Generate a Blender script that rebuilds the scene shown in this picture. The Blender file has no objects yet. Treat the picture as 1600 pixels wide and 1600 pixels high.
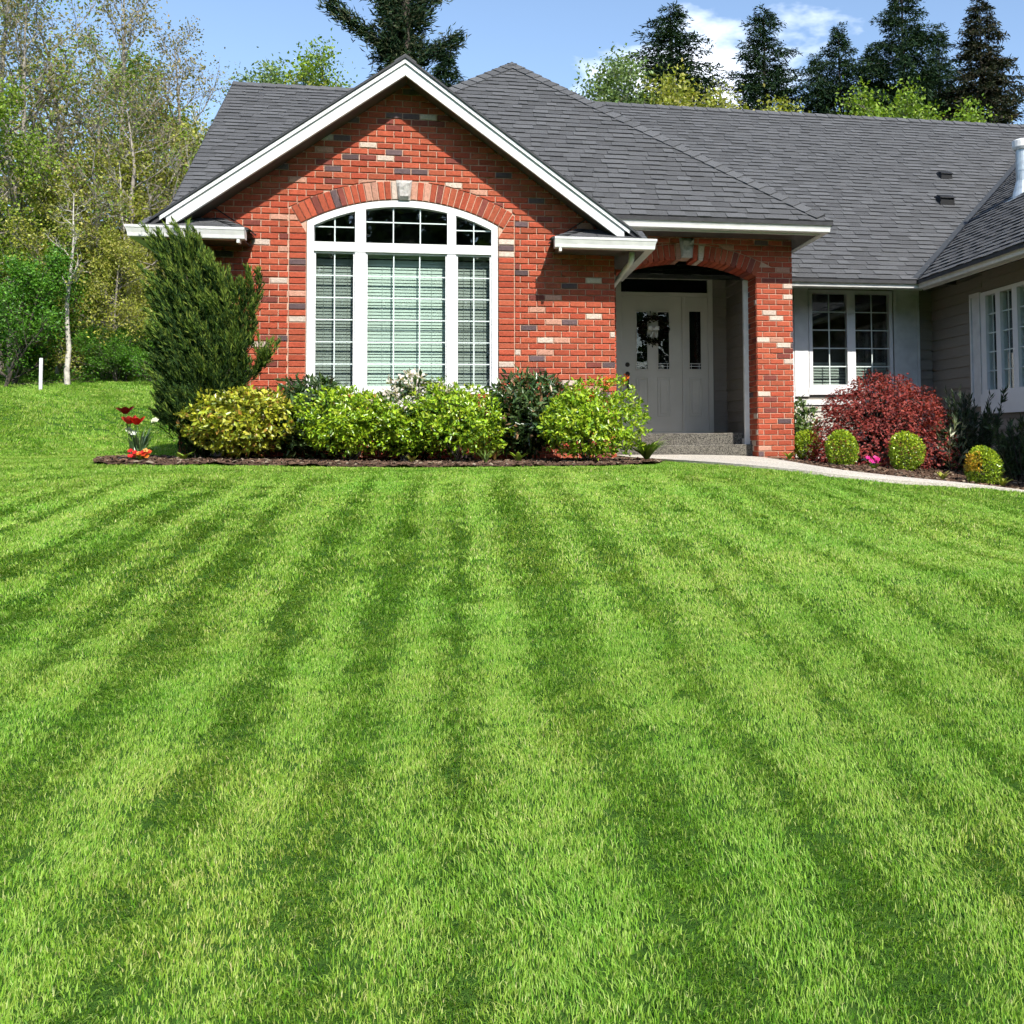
import bpy, math, random
import numpy as np
from mathutils import Vector, Matrix

random.seed(11)
RNG = np.random.default_rng(11)
SC = bpy.context.scene
COL = SC.collection

# ---------------------------------------------------------------- camera
cam_data = bpy.data.cameras.new("camera")
cam = bpy.data.objects.new("camera", cam_data)
COL.objects.link(cam)
SC.camera = cam
cam_data.sensor_width = 36.0
cam_data.sensor_fit = 'HORIZONTAL'
cam_data.lens = 38.25
cam_data.shift_x = -0.18125
cam_data.shift_y = -0.12705
cam_data.clip_start = 0.05
cam_data.clip_end = 900.0
_th, _pi, _ro = math.atan(370.0 / 1700.0), math.radians(3.0), -0.0113
_fw = Vector((math.sin(_th) * math.cos(_pi), math.cos(_th) * math.cos(_pi), math.sin(_pi)))
_r = Vector((math.cos(_th), -math.sin(_th), 0.0))
_u = _r.cross(_fw)
_r2 = _r * math.cos(_ro) + _u * math.sin(_ro)
_u2 = -_r * math.sin(_ro) + _u * math.cos(_ro)
cam.matrix_world = Matrix(((_r2.x, _u2.x, -_fw.x, 0), (_r2.y, _u2.y, -_fw.y, 0), (_r2.z, _u2.z, -_fw.z, 0), (0, 0, 0, 1)))

# ---------------------------------------------------------------- sun and sky
TO_SUN = Vector((0.33, -1.0, 1.05)).normalized()
SUN_EL = math.asin(TO_SUN.z)
SUN_AZ = math.atan2(TO_SUN.x, TO_SUN.y)
sun_data = bpy.data.lights.new("sun", 'SUN')
sun_data.energy = 4.2
sun_data.angle = math.radians(0.53)
sun_data.color = (1.0, 0.955, 0.88)
sun = bpy.data.objects.new("sun", sun_data)
COL.objects.link(sun)
sun.location = (12, -35, 40)
sun.rotation_euler = (-TO_SUN).to_track_quat('-Z', 'Y').to_euler()

world = bpy.data.worlds.new("World")
SC.world = world
world.use_nodes = True
wt = world.node_tree
wt.nodes.clear()
w_out = wt.nodes.new('ShaderNodeOutputWorld')
w_bg = wt.nodes.new('ShaderNodeBackground')
w_sky = wt.nodes.new('ShaderNodeTexSky')
w_sky.sky_type = 'NISHITA'
w_sky.sun_disc = False
w_sky.sun_elevation = SUN_EL
w_sky.sun_rotation = SUN_AZ
w_sky.altitude = 50
w_sky.air_density = 1.0
w_sky.dust_density = 0.6
w_sky.ozone_density = 1.5
w_bg.inputs['Strength'].default_value = 0.142
# drifting fair-weather clouds over the whole sky
w_tc = wt.nodes.new('ShaderNodeTexCoord')
w_map = wt.nodes.new('ShaderNodeMapping')
w_map.inputs['Scale'].default_value = (1.0, 1.0, 2.2)
w_map.inputs['Location'].default_value = (-2.08, 2.89, -1.89)
w_no = wt.nodes.new('ShaderNodeTexNoise')
w_no.inputs['Scale'].default_value = 2.3
w_no.inputs['Detail'].default_value = 7.0
w_no.inputs['Roughness'].default_value = 0.55
w_rmp = wt.nodes.new('ShaderNodeValToRGB')
w_rmp.color_ramp.elements[0].position = 0.615
w_rmp.color_ramp.elements[0].color = (0, 0, 0, 1)
w_rmp.color_ramp.elements[1].position = 0.745
w_rmp.color_ramp.elements[1].color = (1, 1, 1, 1)
w_mix = wt.nodes.new('ShaderNodeMix')
w_mix.data_type = 'RGBA'
w_mix.inputs['B'].default_value = (13.0, 13.2, 13.6, 1)
wt.links.new(w_tc.outputs['Generated'], w_map.inputs['Vector'])
wt.links.new(w_map.outputs['Vector'], w_no.inputs['Vector'])
wt.links.new(w_no.outputs['Fac'], w_rmp.inputs['Fac'])
wt.links.new(w_rmp.outputs['Color'], w_mix.inputs['Factor'])
wt.links.new(w_sky.outputs['Color'], w_mix.inputs['A'])
wt.links.new(w_mix.outputs['Result'], w_bg.inputs['Color'])
wt.links.new(w_bg.outputs['Background'], w_out.inputs['Surface'])

SC.view_settings.view_transform = 'Standard'
SC.view_settings.look = 'None'
SC.view_settings.exposure = 0.70
SC.view_settings.gamma = 1.0
SC.view_settings.use_curve_mapping = False
SC.render.engine = 'CYCLES'
SC.cycles.max_bounces = 3
SC.cycles.diffuse_bounces = 1
SC.cycles.glossy_bounces = 2
SC.cycles.transmission_bounces = 2
SC.cycles.transparent_max_bounces = 8
SC.cycles.use_adaptive_sampling = True
SC.cycles.adaptive_threshold = 0.03
SC.cycles.adaptive_min_samples = 12
SC.cycles.use_light_tree = False
SC.cycles.debug_use_spatial_splits = True

# ---------------------------------------------------------------- materials
def nt_new(name):
    m = bpy.data.materials.new(name)
    m.use_nodes = True
    t = m.node_tree
    t.nodes.clear()
    return m, t

def nd(t, kind, **kw):
    n = t.nodes.new(kind)
    for k, v in kw.items():
        setattr(n, k, v)
    return n

def mixc(t, fac, a, b, blend='MIX'):
    n = nd(t, 'ShaderNodeMix', data_type='RGBA', blend_type=blend)
    for key, val in (('Factor', fac), ('A', a), ('B', b)):
        if hasattr(val, 'is_linked') or hasattr(val, 'links'):
            t.links.new(val, n.inputs[key])
        else:
            n.inputs[key].default_value = val if key == 'Factor' else (*val, 1)
    return n.outputs['Result']

def noise(t, scale, detail=4.0, rough=0.55, vec=None, dist=0.0):
    n = nd(t, 'ShaderNodeTexNoise')
    n.inputs['Scale'].default_value = scale
    n.inputs['Detail'].default_value = detail
    n.inputs['Roughness'].default_value = rough
    n.inputs['Distortion'].default_value = dist
    if vec is None:
        g_ = nd(t, 'ShaderNodeNewGeometry')
        vec = g_.outputs['Position']
    t.links.new(vec, n.inputs['Vector'])
    return n.outputs['Fac']

def ramp(t, fac, stops):
    r = nd(t, 'ShaderNodeValToRGB')
    e = r.color_ramp.elements
    while len(e) < len(stops):
        e.new(0.5)
    for i, (p, c) in enumerate(stops):
        e[i].position = p
        e[i].color = (*c, 1) if len(c) == 3 else c
    t.links.new(fac, r.inputs['Fac'])
    return r.outputs['Color']

def finish(t, color, rough=0.6, bump=None, bump_str=0.3, bump_dist=0.01, metallic=0.0, spec=0.5):
    p = nd(t, 'ShaderNodeBsdfPrincipled')
    o = nd(t, 'ShaderNodeOutputMaterial')
    if hasattr(color, 'links'):
        t.links.new(color, p.inputs['Base Color'])
    else:
        p.inputs['Base Color'].default_value = (*color, 1)
    if hasattr(rough, 'links'):
        t.links.new(rough, p.inputs['Roughness'])
    else:
        p.inputs['Roughness'].default_value = rough
    p.inputs['Metallic'].default_value = metallic
    p.inputs['Specular IOR Level'].default_value = spec
    if bump is not None:
        b = nd(t, 'ShaderNodeBump')
        b.inputs['Strength'].default_value = bump_str
        b.inputs['Distance'].default_value = bump_dist
        t.links.new(bump, b.inputs['Height'])
        t.links.new(b.outputs['Normal'], p.inputs['Normal'])
    t.links.new(p.outputs['BSDF'], o.inputs['Surface'])
    return p

def simple(name, color, rough=0.6, var=0.12, scale=8.0, bump=0.0, bump_scale=60.0, metallic=0.0, spec=0.5):
    m, t = nt_new(name)
    f = noise(t, scale)
    lo = tuple(max(0, c * (1 - var)) for c in color)
    hi = tuple(min(1, c * (1 + var)) for c in color)
    c = ramp(t, f, [(0.3, lo), (0.7, hi)])
    b = noise(t, bump_scale, 3.0) if bump else None
    finish(t, c, rough, b, bump, 0.004, metallic, spec)
    return m

def tinted(name, source, rough=0.85, mottling=0.38, scale=45.0, bump=0.5, bump_scale=150.0, spec=0.25):
    """colour from the object's own colour or from a colour attribute, with fine mottling"""
    m, t = nt_new(name)
    if source == 'object':
        s = nd(t, 'ShaderNodeObjectInfo').outputs['Color']
    else:
        a = nd(t, 'ShaderNodeAttribute')
        a.attribute_name = 'Col'
        s = a.outputs['Color']
    f = noise(t, scale, 5.0, 0.65)
    k = ramp(t, f, [(0.25, (1 - mottling,) * 3), (0.75, (1 + mottling * 0.6,) * 3)])
    c = mixc(t, 1.0, s, k, 'MULTIPLY')
    finish(t, c, rough, noise(t, bump_scale, 4.0), bump, 0.004, 0.0, spec)
    return m

def leafy(name, rough=0.45, translucent=0.35, spec=0.4, drift=False):
    m, t = nt_new(name)
    a = nd(t, 'ShaderNodeAttribute')
    a.attribute_name = 'Col'
    p = nd(t, 'ShaderNodeBsdfPrincipled')
    colour = a.outputs['Color']
    if drift:   # lusher and drier areas of the turf
        k1 = ramp(t, noise(t, 1.1, 3.0, 0.6), [(0.32, (0.82, 0.96, 0.80)), (0.68, (1.14, 1.04, 1.15))])
        k2 = ramp(t, noise(t, 5.0, 3.0, 0.6), [(0.32, (0.90, 0.96, 0.88)), (0.68, (1.12, 1.04, 1.12))])
        colour = mixc(t, 1.0, mixc(t, 1.0, colour, k1, 'MULTIPLY'), k2, 'MULTIPLY')
    t.links.new(colour, p.inputs['Base Color'])
    p.inputs['Roughness'].default_value = rough
    p.inputs['Specular IOR Level'].default_value = spec
    tr = nd(t, 'ShaderNodeBsdfTranslucent')
    warm = mixc(t, 1.0, colour, (1.10, 1.15, 0.42), 'MULTIPLY')
    t.links.new(warm, tr.inputs['Color'])
    mx = nd(t, 'ShaderNodeMixShader')
    mx.inputs['Fac'].default_value = translucent
    t.links.new(p.outputs['BSDF'], mx.inputs[1])
    t.links.new(tr.outputs['BSDF'], mx.inputs[2])
    o = nd(t, 'ShaderNodeOutputMaterial')
    t.links.new(mx.outputs['Shader'], o.inputs['Surface'])
    return m

def glass(name, tint=(0.94, 0.975, 0.955), refl=0.07):
    m, t = nt_new(name)
    tr = nd(t, 'ShaderNodeBsdfTransparent')
    tr.inputs['Color'].default_value = (*tint, 1)
    gl = nd(t, 'ShaderNodeBsdfGlossy')
    gl.inputs['Roughness'].default_value = 0.01
    # rolled panes are never quite flat
    b = nd(t, 'ShaderNodeBump')
    b.inputs['Strength'].default_value = 0.05
    b.inputs['Distance'].default_value = 0.02
    t.links.new(noise(t, 3.0, 2.0), b.inputs['Height'])
    t.links.new(b.outputs['Normal'], gl.inputs['Normal'])
    lw = nd(t, 'ShaderNodeLayerWeight')
    lw.inputs['Blend'].default_value = 0.5
    p5 = nd(t, 'ShaderNodeMath', operation='POWER'); p5.inputs[1].default_value = 5.0
    t.links.new(lw.outputs['Facing'], p5.inputs[0])
    fr = nd(t, 'ShaderNodeMath', operation='MULTIPLY_ADD'); fr.inputs[1].default_value = 0.9; fr.inputs[2].default_value = refl
    t.links.new(p5.outputs[0], fr.inputs[0])
    mx = nd(t, 'ShaderNodeMixShader')
    t.links.new(fr.outputs[0], mx.inputs['Fac'])
    t.links.new(tr.outputs['BSDF'], mx.inputs[1])
    t.links.new(gl.outputs['BSDF'], mx.inputs[2])
    o = nd(t, 'ShaderNodeOutputMaterial')
    t.links.new(mx.outputs['Shader'], o.inputs['Surface'])
    return m

def siding_mat(name, color):
    m, t = nt_new(name)
    g_ = nd(t, 'ShaderNodeNewGeometry')
    mp = nd(t, 'ShaderNodeMapping')
    mp.inputs['Scale'].default_value = (1.5, 1.5, 40.0)
    t.links.new(g_.outputs['Position'], mp.inputs['Vector'])
    grain = noise(t, 3.0, 5.0, 0.6, mp.outputs['Vector'])
    c = ramp(t, grain, [(0.3, tuple(x * 0.85 for x in color)), (0.7, tuple(x * 1.08 for x in color))])
    finish(t, c, 0.65, grain, 0.25, 0.004)
    return m

M = {}
M['brick_one'] = tinted('brick_one', 'object', spec=0.15)
M['brick_many'] = tinted('brick_many', 'attr', spec=0.15)
M['mortar'] = simple('mortar', (0.55, 0.355, 0.255), 0.95, 0.15, 20, 0.6, 220)
M['keystone'] = simple('keystone', (0.42, 0.40, 0.37), 0.9, 0.25, 30, 0.9, 60)
M['white'] = simple('white_paint', (0.76, 0.76, 0.74), 0.5, 0.10, 6, 0.08, 40)
M['trim'] = simple('gutter_enamel', (0.68, 0.68, 0.645), 0.42, 0.12, 7, 0.05, 30)
M['vinyl'] = simple('window_vinyl', (0.82, 0.82, 0.81), 0.35, 0.03, 3, 0.0)
M['muntin'] = simple('grille_white', (0.66, 0.74, 0.71), 0.45, 0.03, 5, 0.0)
M['soffit'] = simple('soffit_shade', (0.07, 0.06, 0.05), 0.8, 0.15, 6, 0.1)  # near black puts the deep eave shade into the colour
M['siding'] = siding_mat('siding_shaded', (0.27, 0.24, 0.20))  # siding colour darkened for the walls that lie in shade
M['siding_lit'] = siding_mat('siding_sunlit', (0.55, 0.52, 0.45))  # lighter copy of the same siding for the sunlit boards
M['door'] = simple('door_paint', (0.60, 0.575, 0.51), 0.4, 0.06, 3, 0.08, 50)
M['glass'] = glass('window_glass')
M['glass_dark'] = glass('door_glass', (0.6, 0.62, 0.61), 0.06)
M['room'] = simple('room_dark', (0.05, 0.05, 0.05), 0.95, 0.2, 1.5)
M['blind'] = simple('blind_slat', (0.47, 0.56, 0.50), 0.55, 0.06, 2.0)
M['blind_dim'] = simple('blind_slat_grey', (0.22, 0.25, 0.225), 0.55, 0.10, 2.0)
M['curtain'] = simple('curtain_cloth', (0.13, 0.17, 0.20), 0.9, 0.3, 6.0)
M['shingle_one'] = tinted('shingle_one', 'object', 0.9, 0.35, 60, 0.6, 420, 0.2)
M['shingle_many'] = tinted('shingle_many', 'attr', 0.9, 0.35, 60, 0.6, 420, 0.2)
M['roof_deck'] = simple('roof_underlay', (0.045, 0.045, 0.048), 0.9, 0.2, 12, 0.3)
M['valley'] = simple('valley_metal', (0.024, 0.027, 0.03), 0.6, 0.2, 10)
M['black_vent'] = simple('vent_black', (0.006, 0.006, 0.0065), 0.75, 0.2, 10)
M['galv'] = simple('galvanised', (0.52, 0.58, 0.60), 0.38, 0.15, 14, 0.1, 40, 0.55)
M['bronze'] = simple('bronze_handle', (0.03, 0.025, 0.022), 0.4, 0.2, 20, 0.0, 60, 0.6)
M['aggregate'] = None
M['bark_grey'] = simple('bark_grey', (0.26, 0.23, 0.19), 0.9, 0.4, 9, 0.8, 40)
M['bark_dark'] = simple('bark_dark', (0.08, 0.065, 0.05), 0.95, 0.4, 9, 0.8, 40)
M['bark_pale'] = simple('bark_pale', (0.46, 0.43, 0.37), 0.85, 0.35, 7, 0.6, 30)
M['leaf'] = leafy('leaf_soft')
M['leaf_gloss'] = leafy('leaf_glossy', 0.30, 0.22, 0.55)
M['needle'] = leafy('needle', 0.75, 0.10, 0.10)
M['petal'] = leafy('petal', 0.5, 0.35, 0.3)
M['grass'] = leafy('grass_blade', 0.5, 0.30, 0.22, True)

def aggregate(name, dark, pale):
    m, t = nt_new(name)
    v = nd(t, 'ShaderNodeTexVoronoi')
    v.inputs['Scale'].default_value = 95.0
    g_ = nd(t, 'ShaderNodeNewGeometry')
    t.links.new(g_.outputs['Position'], v.inputs['Vector'])
    c1 = ramp(t, v.outputs['Color'], [(0.2, dark), (0.8, pale)])
    big = ramp(t, noise(t, 1.2, 4.0), [(0.3, (0.85,) * 3), (0.7, (1.08,) * 3)])
    c = mixc(t, 1.0, c1, big, 'MULTIPLY')
    finish(t, c, 0.85, v.outputs['Distance'], 0.5, 0.004, 0.0, 0.3)
    return m
M['walk'] = aggregate('walk_aggregate', (0.40, 0.36, 0.30), (0.66, 0.61, 0.52))
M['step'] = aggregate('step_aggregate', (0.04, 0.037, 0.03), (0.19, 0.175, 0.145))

def soil_mat():
    m, t = nt_new('bark_mulch')
    f = noise(t, 34.0, 6.0, 0.7)
    c = ramp(t, f, [(0.28, (0.030, 0.018, 0.012)), (0.5, (0.105, 0.062, 0.040)), (0.74, (0.22, 0.145, 0.10))])
    finish(t, c, 0.95, noise(t, 55.0, 6.0, 0.75), 1.0, 0.03, 0.0, 0.15)
    return m
M['mulch'] = soil_mat()

def thatch_mat():
    m, t = nt_new('turf_thatch')
    f = noise(t, 26.0, 6.0, 0.7)
    c = ramp(t, f, [(0.3, (0.030, 0.085, 0.010)), (0.7, (0.085, 0.19, 0.024))])
    finish(t, c, 0.95, noise(t, 80.0, 5.0, 0.7), 0.9, 0.03, 0.0, 0.1)
    return m
M['turf'] = thatch_mat()

# ---------------------------------------------------------------- scene helpers
def tag(o, label=None, cat=None, group=None, kind=None):
    if label: o['label'] = label
    if cat: o['category'] = cat
    if group: o['group'] = group
    if kind: o['kind'] = kind
    return o

def empty(name, loc, label=None, cat=None, group=None, local=True):
    e = bpy.data.objects.new(name, None)
    e.empty_display_size = 0.2
    e.location = loc
    COL.objects.link(e)
    LOCAL[e.name] = local
    return tag(e, label, cat, group)
LOCAL = {}

def attach(o, parent):
    """parent o; parts of a world-built thing keep their world coordinates"""
    o.parent = parent
    if parent.type == 'EMPTY' and not LOCAL.get(parent.name, True):
        o.matrix_parent_inverse = Matrix.Translation(-Vector(parent.location))
    return o

class MB:
    def __init__(self):
        self.v, self.f, self.c = [], [], []
        self.cur = None

    def add(self, verts, faces):
        b = len(self.v)
        self.v.extend([tuple(p) for p in verts])
        self.f.extend([tuple(i + b for i in q) for q in faces])
        if self.cur is not None:
            self.c.extend([self.cur] * len(verts))

    def box(self, x0, x1, y0, y1, z0, z1):
        self.add([(x0, y0, z0), (x1, y0, z0), (x1, y1, z0), (x0, y1, z0), (x0, y0, z1), (x1, y0, z1), (x1, y1, z1), (x0, y1, z1)],
                 [(0, 3, 2, 1), (4, 5, 6, 7), (0, 1, 5, 4), (1, 2, 6, 5), (2, 3, 7, 6), (3, 0, 4, 7)])
        return self

    def bbox(self, x0, x1, y0, y1, z0, z1, c=0.004):
        """box with every edge chamfered a little"""
        a = [(x0, x1), (y0, y1), (z0, z1)]
        c = min(c, 0.45 * min(x1 - x0, y1 - y0, z1 - z0))
        vs, idx = [], {}
        for i in (0, 1):
            for j in (0, 1):
                for k in (0, 1):
                    s = (i, j, k)
                    p = [a[q][s[q]] for q in range(3)]
                    inn = [a[q][s[q]] + (c if s[q] == 0 else -c) for q in range(3)]
                    for ax in range(3):
                        w = list(inn)
                        w[ax] = p[ax]
                        idx[(s, ax)] = len(vs)
                        vs.append(w)
        fs = []
        for ax in range(3):
            o1, o2 = [q for q in range(3) if q != ax]
            for side in (0, 1):
                cyc = []
                for (m_, n_) in ((0, 0), (1, 0), (1, 1), (0, 1)):
                    s = [0, 0, 0]; s[ax] = side; s[o1] = m_; s[o2] = n_
                    cyc.append(idx[(tuple(s), ax)])
                fs.append(cyc)
        for ax in range(3):
            o1, o2 = [q for q in range(3) if q != ax]
            for m_ in (0, 1):
                for n_ in (0, 1):
                    s0 = [0, 0, 0]; s1 = [0, 0, 0]
                    s0[o1] = s1[o1] = m_; s0[o2] = s1[o2] = n_; s1[ax] = 1
                    fs.append([idx[(tuple(s0), o1)], idx[(tuple(s1), o1)], idx[(tuple(s1), o2)], idx[(tuple(s0), o2)]])
        for i in (0, 1):
            for j in (0, 1):
                for k in (0, 1):
                    fs.append([idx[((i, j, k), q)] for q in range(3)])
        cen = [sum(q) / 2 for q in a]
        out = []
        for f in fs:
            p = [Vector(vs[i]) for i in f]
            n = (p[1] - p[0]).cross(p[2] - p[0])
            m_ = sum(p, Vector()) / len(p) - Vector(cen)
            out.append(tuple(f) if n.dot(m_) > 0 else tuple(reversed(f)))
        self.add(vs, out)
        return self

    def prism(self, poly, y0, y1, axis='y', chamfer=0.0):
        """convex polygon in the wall plane, front at y0, back at y1"""
        n = len(poly)
        def P(u, w, d):
            return (u, d, w) if axis == 'y' else (d, u, w)
        vs, fs = [], []
        if chamfer:
            cx = sum(p[0] for p in poly) / n; cz = sum(p[1] for p in poly) / n
            sgn = 1 if y1 > y0 else -1
            for p in poly:
                dx, dz = p[0] - cx, p[1] - cz
                sx = max(0, abs(dx) - chamfer) / abs(dx) if abs(dx) > 1e-6 else 1
                sz = max(0, abs(dz) - chamfer) / abs(dz) if abs(dz) > 1e-6 else 1
                vs.append(P(cx + dx * sx, cz + dz * sz, y0))
            for p in poly: vs.append(P(p[0], p[1], y0 + sgn * chamfer))
            for p in poly: vs.append(P(p[0], p[1], y1))
            fs.append(tuple(range(n)))
            for L in (0, 1):
                for i in range(n):
                    j = (i + 1) % n
                    fs.append((L * n + j, L * n + i, (L + 1) * n + i, (L + 1) * n + j))
        else:
            for d in (y0, y1):
                for p in poly: vs.append(P(p[0], p[1], d))
            fs.append(tuple(range(n)))
            fs.append(tuple(reversed(range(n, 2 * n))))
            for i in range(n):
                j = (i + 1) % n
                fs.append((j, i, n + i, n + j))
        self.add(vs, fs)
        return self

    def tube(self, pts, rads, n=6, cap=True):
        pts = [Vector(p) for p in pts]
        if isinstance(rads, (int, float)): rads = [rads] * len(pts)
        prev = None
        b = []
        for i, p in enumerate(pts):
            t = (pts[min(i + 1, len(pts) - 1)] - pts[max(i - 1, 0)])
            if t.length < 1e-9: t = Vector((0, 0, 1))
            t.normalize()
            if prev is None:
                a = Vector((1, 0, 0)) if abs(t.x) < 0.8 else Vector((0, 1, 0))
                s = t.cross(a).normalized()
            else:
                s = (prev - t * prev.dot(t))
                s = s.normalized() if s.length > 1e-6 else t.orthogonal().normalized()
            prev = s
            q = t.cross(s)
            b.append([p + (s * math.cos(2 * math.pi * k / n) + q * math.sin(2 * math.pi * k / n)) * rads[i] for k in range(n)])
        vs = [x for ring in b for x in ring]
        fs = []
        for i in range(len(pts) - 1):
            for k in range(n):
                k2 = (k + 1) % n
                fs.append((i * n + k, i * n + k2, (i + 1) * n + k2, (i + 1) * n + k))
        if cap:
            fs.append(tuple(reversed(range(n))))
            fs.append(tuple(range((len(pts) - 1) * n, len(pts) * n)))
        self.add(vs, fs)
        return self

    def mesh(self, name):
        me = bpy.data.meshes.new(name)
        me.from_pydata(self.v, [], self.f)
        if self.c:
            a = me.color_attributes.new('Col', 'FLOAT_COLOR', 'POINT')
            arr = np.ones((len(self.v), 4), np.float32)
            arr[:, :3] = np.array(self.c, np.float32)
            a.data.foreach_set('color', arr.ravel())
        me.update()
        return me

    def build(self, name, mat, parent=None, smooth=False, **kw):
        me = self.mesh(name)
        me.materials.append(M[mat] if isinstance(mat, str) else mat)
        if smooth:
            me.polygons.foreach_set('use_smooth', [True] * len(me.polygons))
        o = bpy.data.objects.new(name, me)
        COL.objects.link(o)
        if parent is not None: attach(o, parent)
        return tag(o, **kw)

def place(name, me, parent, color=None, loc=None, matrix=None):
    o = bpy.data.objects.new(name, me)
    COL.objects.link(o)
    if parent is not None: attach(o, parent)
    if loc is not None: o.location = loc
    if matrix is not None: o.matrix_basis = matrix
    if color is not None: o.color = (*color, 1)
    return o

def clip(poly, a, b, c):
    """keep the side a*x + b*z <= c"""
    out = []
    n = len(poly)
    for i in range(n):
        p, q = poly[i], poly[(i + 1) % n]
        dp, dq = a * p[0] + b * p[1] - c, a * q[0] + b * q[1] - c
        if dp <= 0: out.append(p)
        if dp * dq < 0:
            s = dp / (dp - dq)
            out.append((p[0] + (q[0] - p[0]) * s, p[1] + (q[1] - p[1]) * s))
    return out

def area(poly):
    return abs(sum(poly[i][0] * poly[(i + 1) % len(poly)][1] - poly[(i + 1) % len(poly)][0] * poly[i][1] for i in range(len(poly)))) / 2 if len(poly) > 2 else 0

def rect(x0, x1, z0, z1):
    return [(x0, z0), (x1, z0), (x1, z1), (x0, z1)]

def in_poly(x, y, poly):
    x = np.asarray(x); y = np.asarray(y)
    res = np.zeros(x.shape, bool)
    n = len(poly)
    for i in range(n):
        x0, y0 = poly[i]; x1, y1 = poly[(i + 1) % n]
        if y0 == y1: continue
        hit = ((y0 > y) != (y1 > y)) & (x < (x1 - x0) * (y - y0) / (y1 - y0) + x0)
        res ^= hit
    return res

# ---------------------------------------------------------------- terrain
GC = np.array([(-2.46, 8.246, -0.456), (-1.804, 6.064, -0.658), (-1.443, 4.865, -0.785), (-1.033, 3.503, -0.932), (-0.649, 2.227, -1.051), (-1.166, 7.965, -0.471), (-0.855, 5.858, -0.669), (-0.684, 4.701, -0.793), (-0.49, 3.385, -0.938), (-0.308, 2.153, -1.055), (0.127, 7.685, -0.486), (0.093, 5.653, -0.68), (0.075, 4.536, -0.802), (0.053, 3.267, -0.944), (0.034, 2.079, -1.059), (1.42, 7.404, -0.501), (1.042, 5.447, -0.69), (0.833, 4.371, -0.811), (0.597, 3.149, -0.951), (0.375, 2.004, -1.063), (1.99, 5.241, -0.701), (1.592, 4.207, -0.82), (1.14, 3.031, -0.957), (0.717, 1.93, -1.067), (2.781, 5.069, -0.711), (2.224, 4.069, -0.827), (1.593, 2.933, -0.962), (1.001, 1.869, -1.07), (-2.919, 9.774, -0.332), (-1.384, 9.441, -0.35), (0.151, 9.108, -0.368), (1.43, 8.83, -0.382), (0.188, 11.348, -0.256), (1.464, 11.071, -0.271), (-2.635, 11.754, -0.187), (-1.71, 11.657, -0.213), (2.922, 10.246, -0.345), (4.062, 9.801, -0.505), (5.359, 9.728, -0.591), (4.247, 7.721, -0.69), (3.003, 7.883, -0.571), (2.316, 6.091, -0.666), (3.589, 6.535, -0.75), (4.024, 14.102, -0.287), (4.732, 13.132, -0.363), (5.117, 12.026, -0.42), (5.618, 11.105, -0.558), (3.25, 14.576, -0.248), (-4.97, 13.388, -0.154), (-3.852, 10.387, -0.338), (-4.637, 14.338, -0.122), (-3.463, 12.855, -0.154), (-6.42, 19.82, 0.444), (-7.455, 20.048, 0.403), (-5.248, 20.581, 0.619), (-8.561, 26.39, 1.283), (-9.94, 26.691, 1.271), (-6.762, 27.017, 1.4), (-3, 12.9, -0.17), (-1, 12.9, -0.22), (1.5, 12.9, -0.25), (7.3, 13, -0.5), (7.3, 15, -0.45), (5, 16, -0.35), (6, 9, -0.85), (7, 6, -1), (5, 2, -1.05), (-5, 3, -1), (-7, 6, -0.75), (0, -3, -1.2), (4, -3, -1.2), (-5, -3, -1.2), (-4, 20, 0.3), (0, 22, 0.2), (6, 24, 0), (12, 22, -0.2), (10, 12, -0.7), (14, 14, -0.6), (12, 4, -1.2), (-14, 10, 0.1), (-12, 3, -0.7), (-16, 20, 1), (-12, 30, 2), (-3, 32, 1.8), (8, 34, 1.5), (20, 34, 1.2)])
def _tps(P, reg=0.02):
    n = len(P)
    d = np.linalg.norm(P[:, None, :2] - P[None, :, :2], axis=2)
    A = np.zeros((n + 3, n + 3))
    A[:n, :n] = np.where(d > 0, d * d * np.log(d + 1e-9), 0) + reg * np.eye(n)
    A[:n, n] = 1; A[:n, n + 1:] = P[:, :2]; A[n, :n] = 1; A[n + 1:, :n] = P[:, :2].T
    b = np.zeros(n + 3); b[:n] = P[:, 2]
    return np.linalg.solve(A, b)
GW = _tps(GC)
def gz(x, y):
    x = np.clip(np.asarray(x, float), -16, 14); y = np.clip(np.asarray(y, float), -3, 34)
    d = np.hypot(x[..., None] - GC[:, 0], y[..., None] - GC[:, 1])
    return (np.where(d > 0, d * d * np.log(d + 1e-9), 0)) @ GW[:-3] + GW[-3] + GW[-2] * x + GW[-1] * y
def gzf(x, y):
    return float(gz(np.array([x]), np.array([y]))[0])

def axis_pts(lo, hi, fine_lo, fine_hi, step):
    a = list(np.arange(fine_lo, fine_hi + 1e-6, step))
    s, x = step, fine_hi
    while x < hi: s *= 1.35; x += s; a.append(min(x, hi))
    s, x = step, fine_lo
    while x > lo: s *= 1.35; x -= s; a.insert(0, max(x, lo))
    return np.array(sorted(set(a)))

def ground_sheet():
    xs = axis_pts(-260, 260, -16, 14, 0.25); ys = axis_pts(-200, 420, -3, 34, 0.25)
    X, Y = np.meshgrid(xs, ys)
    Z = gz(X, Y)
    v = np.stack([X, Y, Z], -1).reshape(-1, 3)
    nx, ny = len(xs), len(ys)
    i = np.arange(nx - 1)[None] + np.arange(ny - 1)[:, None] * nx
    f = np.stack([i, i + 1, i + nx + 1, i + nx], -1).reshape(-1, 4)
    me = bpy.data.meshes.new('lawn')
    me.from_pydata(v.tolist(), [], f.tolist())
    me.materials.append(M['turf'])
    me.polygons.foreach_set('use_smooth', [True] * len(me.polygons))
    o = bpy.data.objects.new('lawn', me)
    COL.objects.link(o)
    tag(o, 'striped green front lawn sloping up to the house', kind='structure')
ground_sheet()

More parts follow.
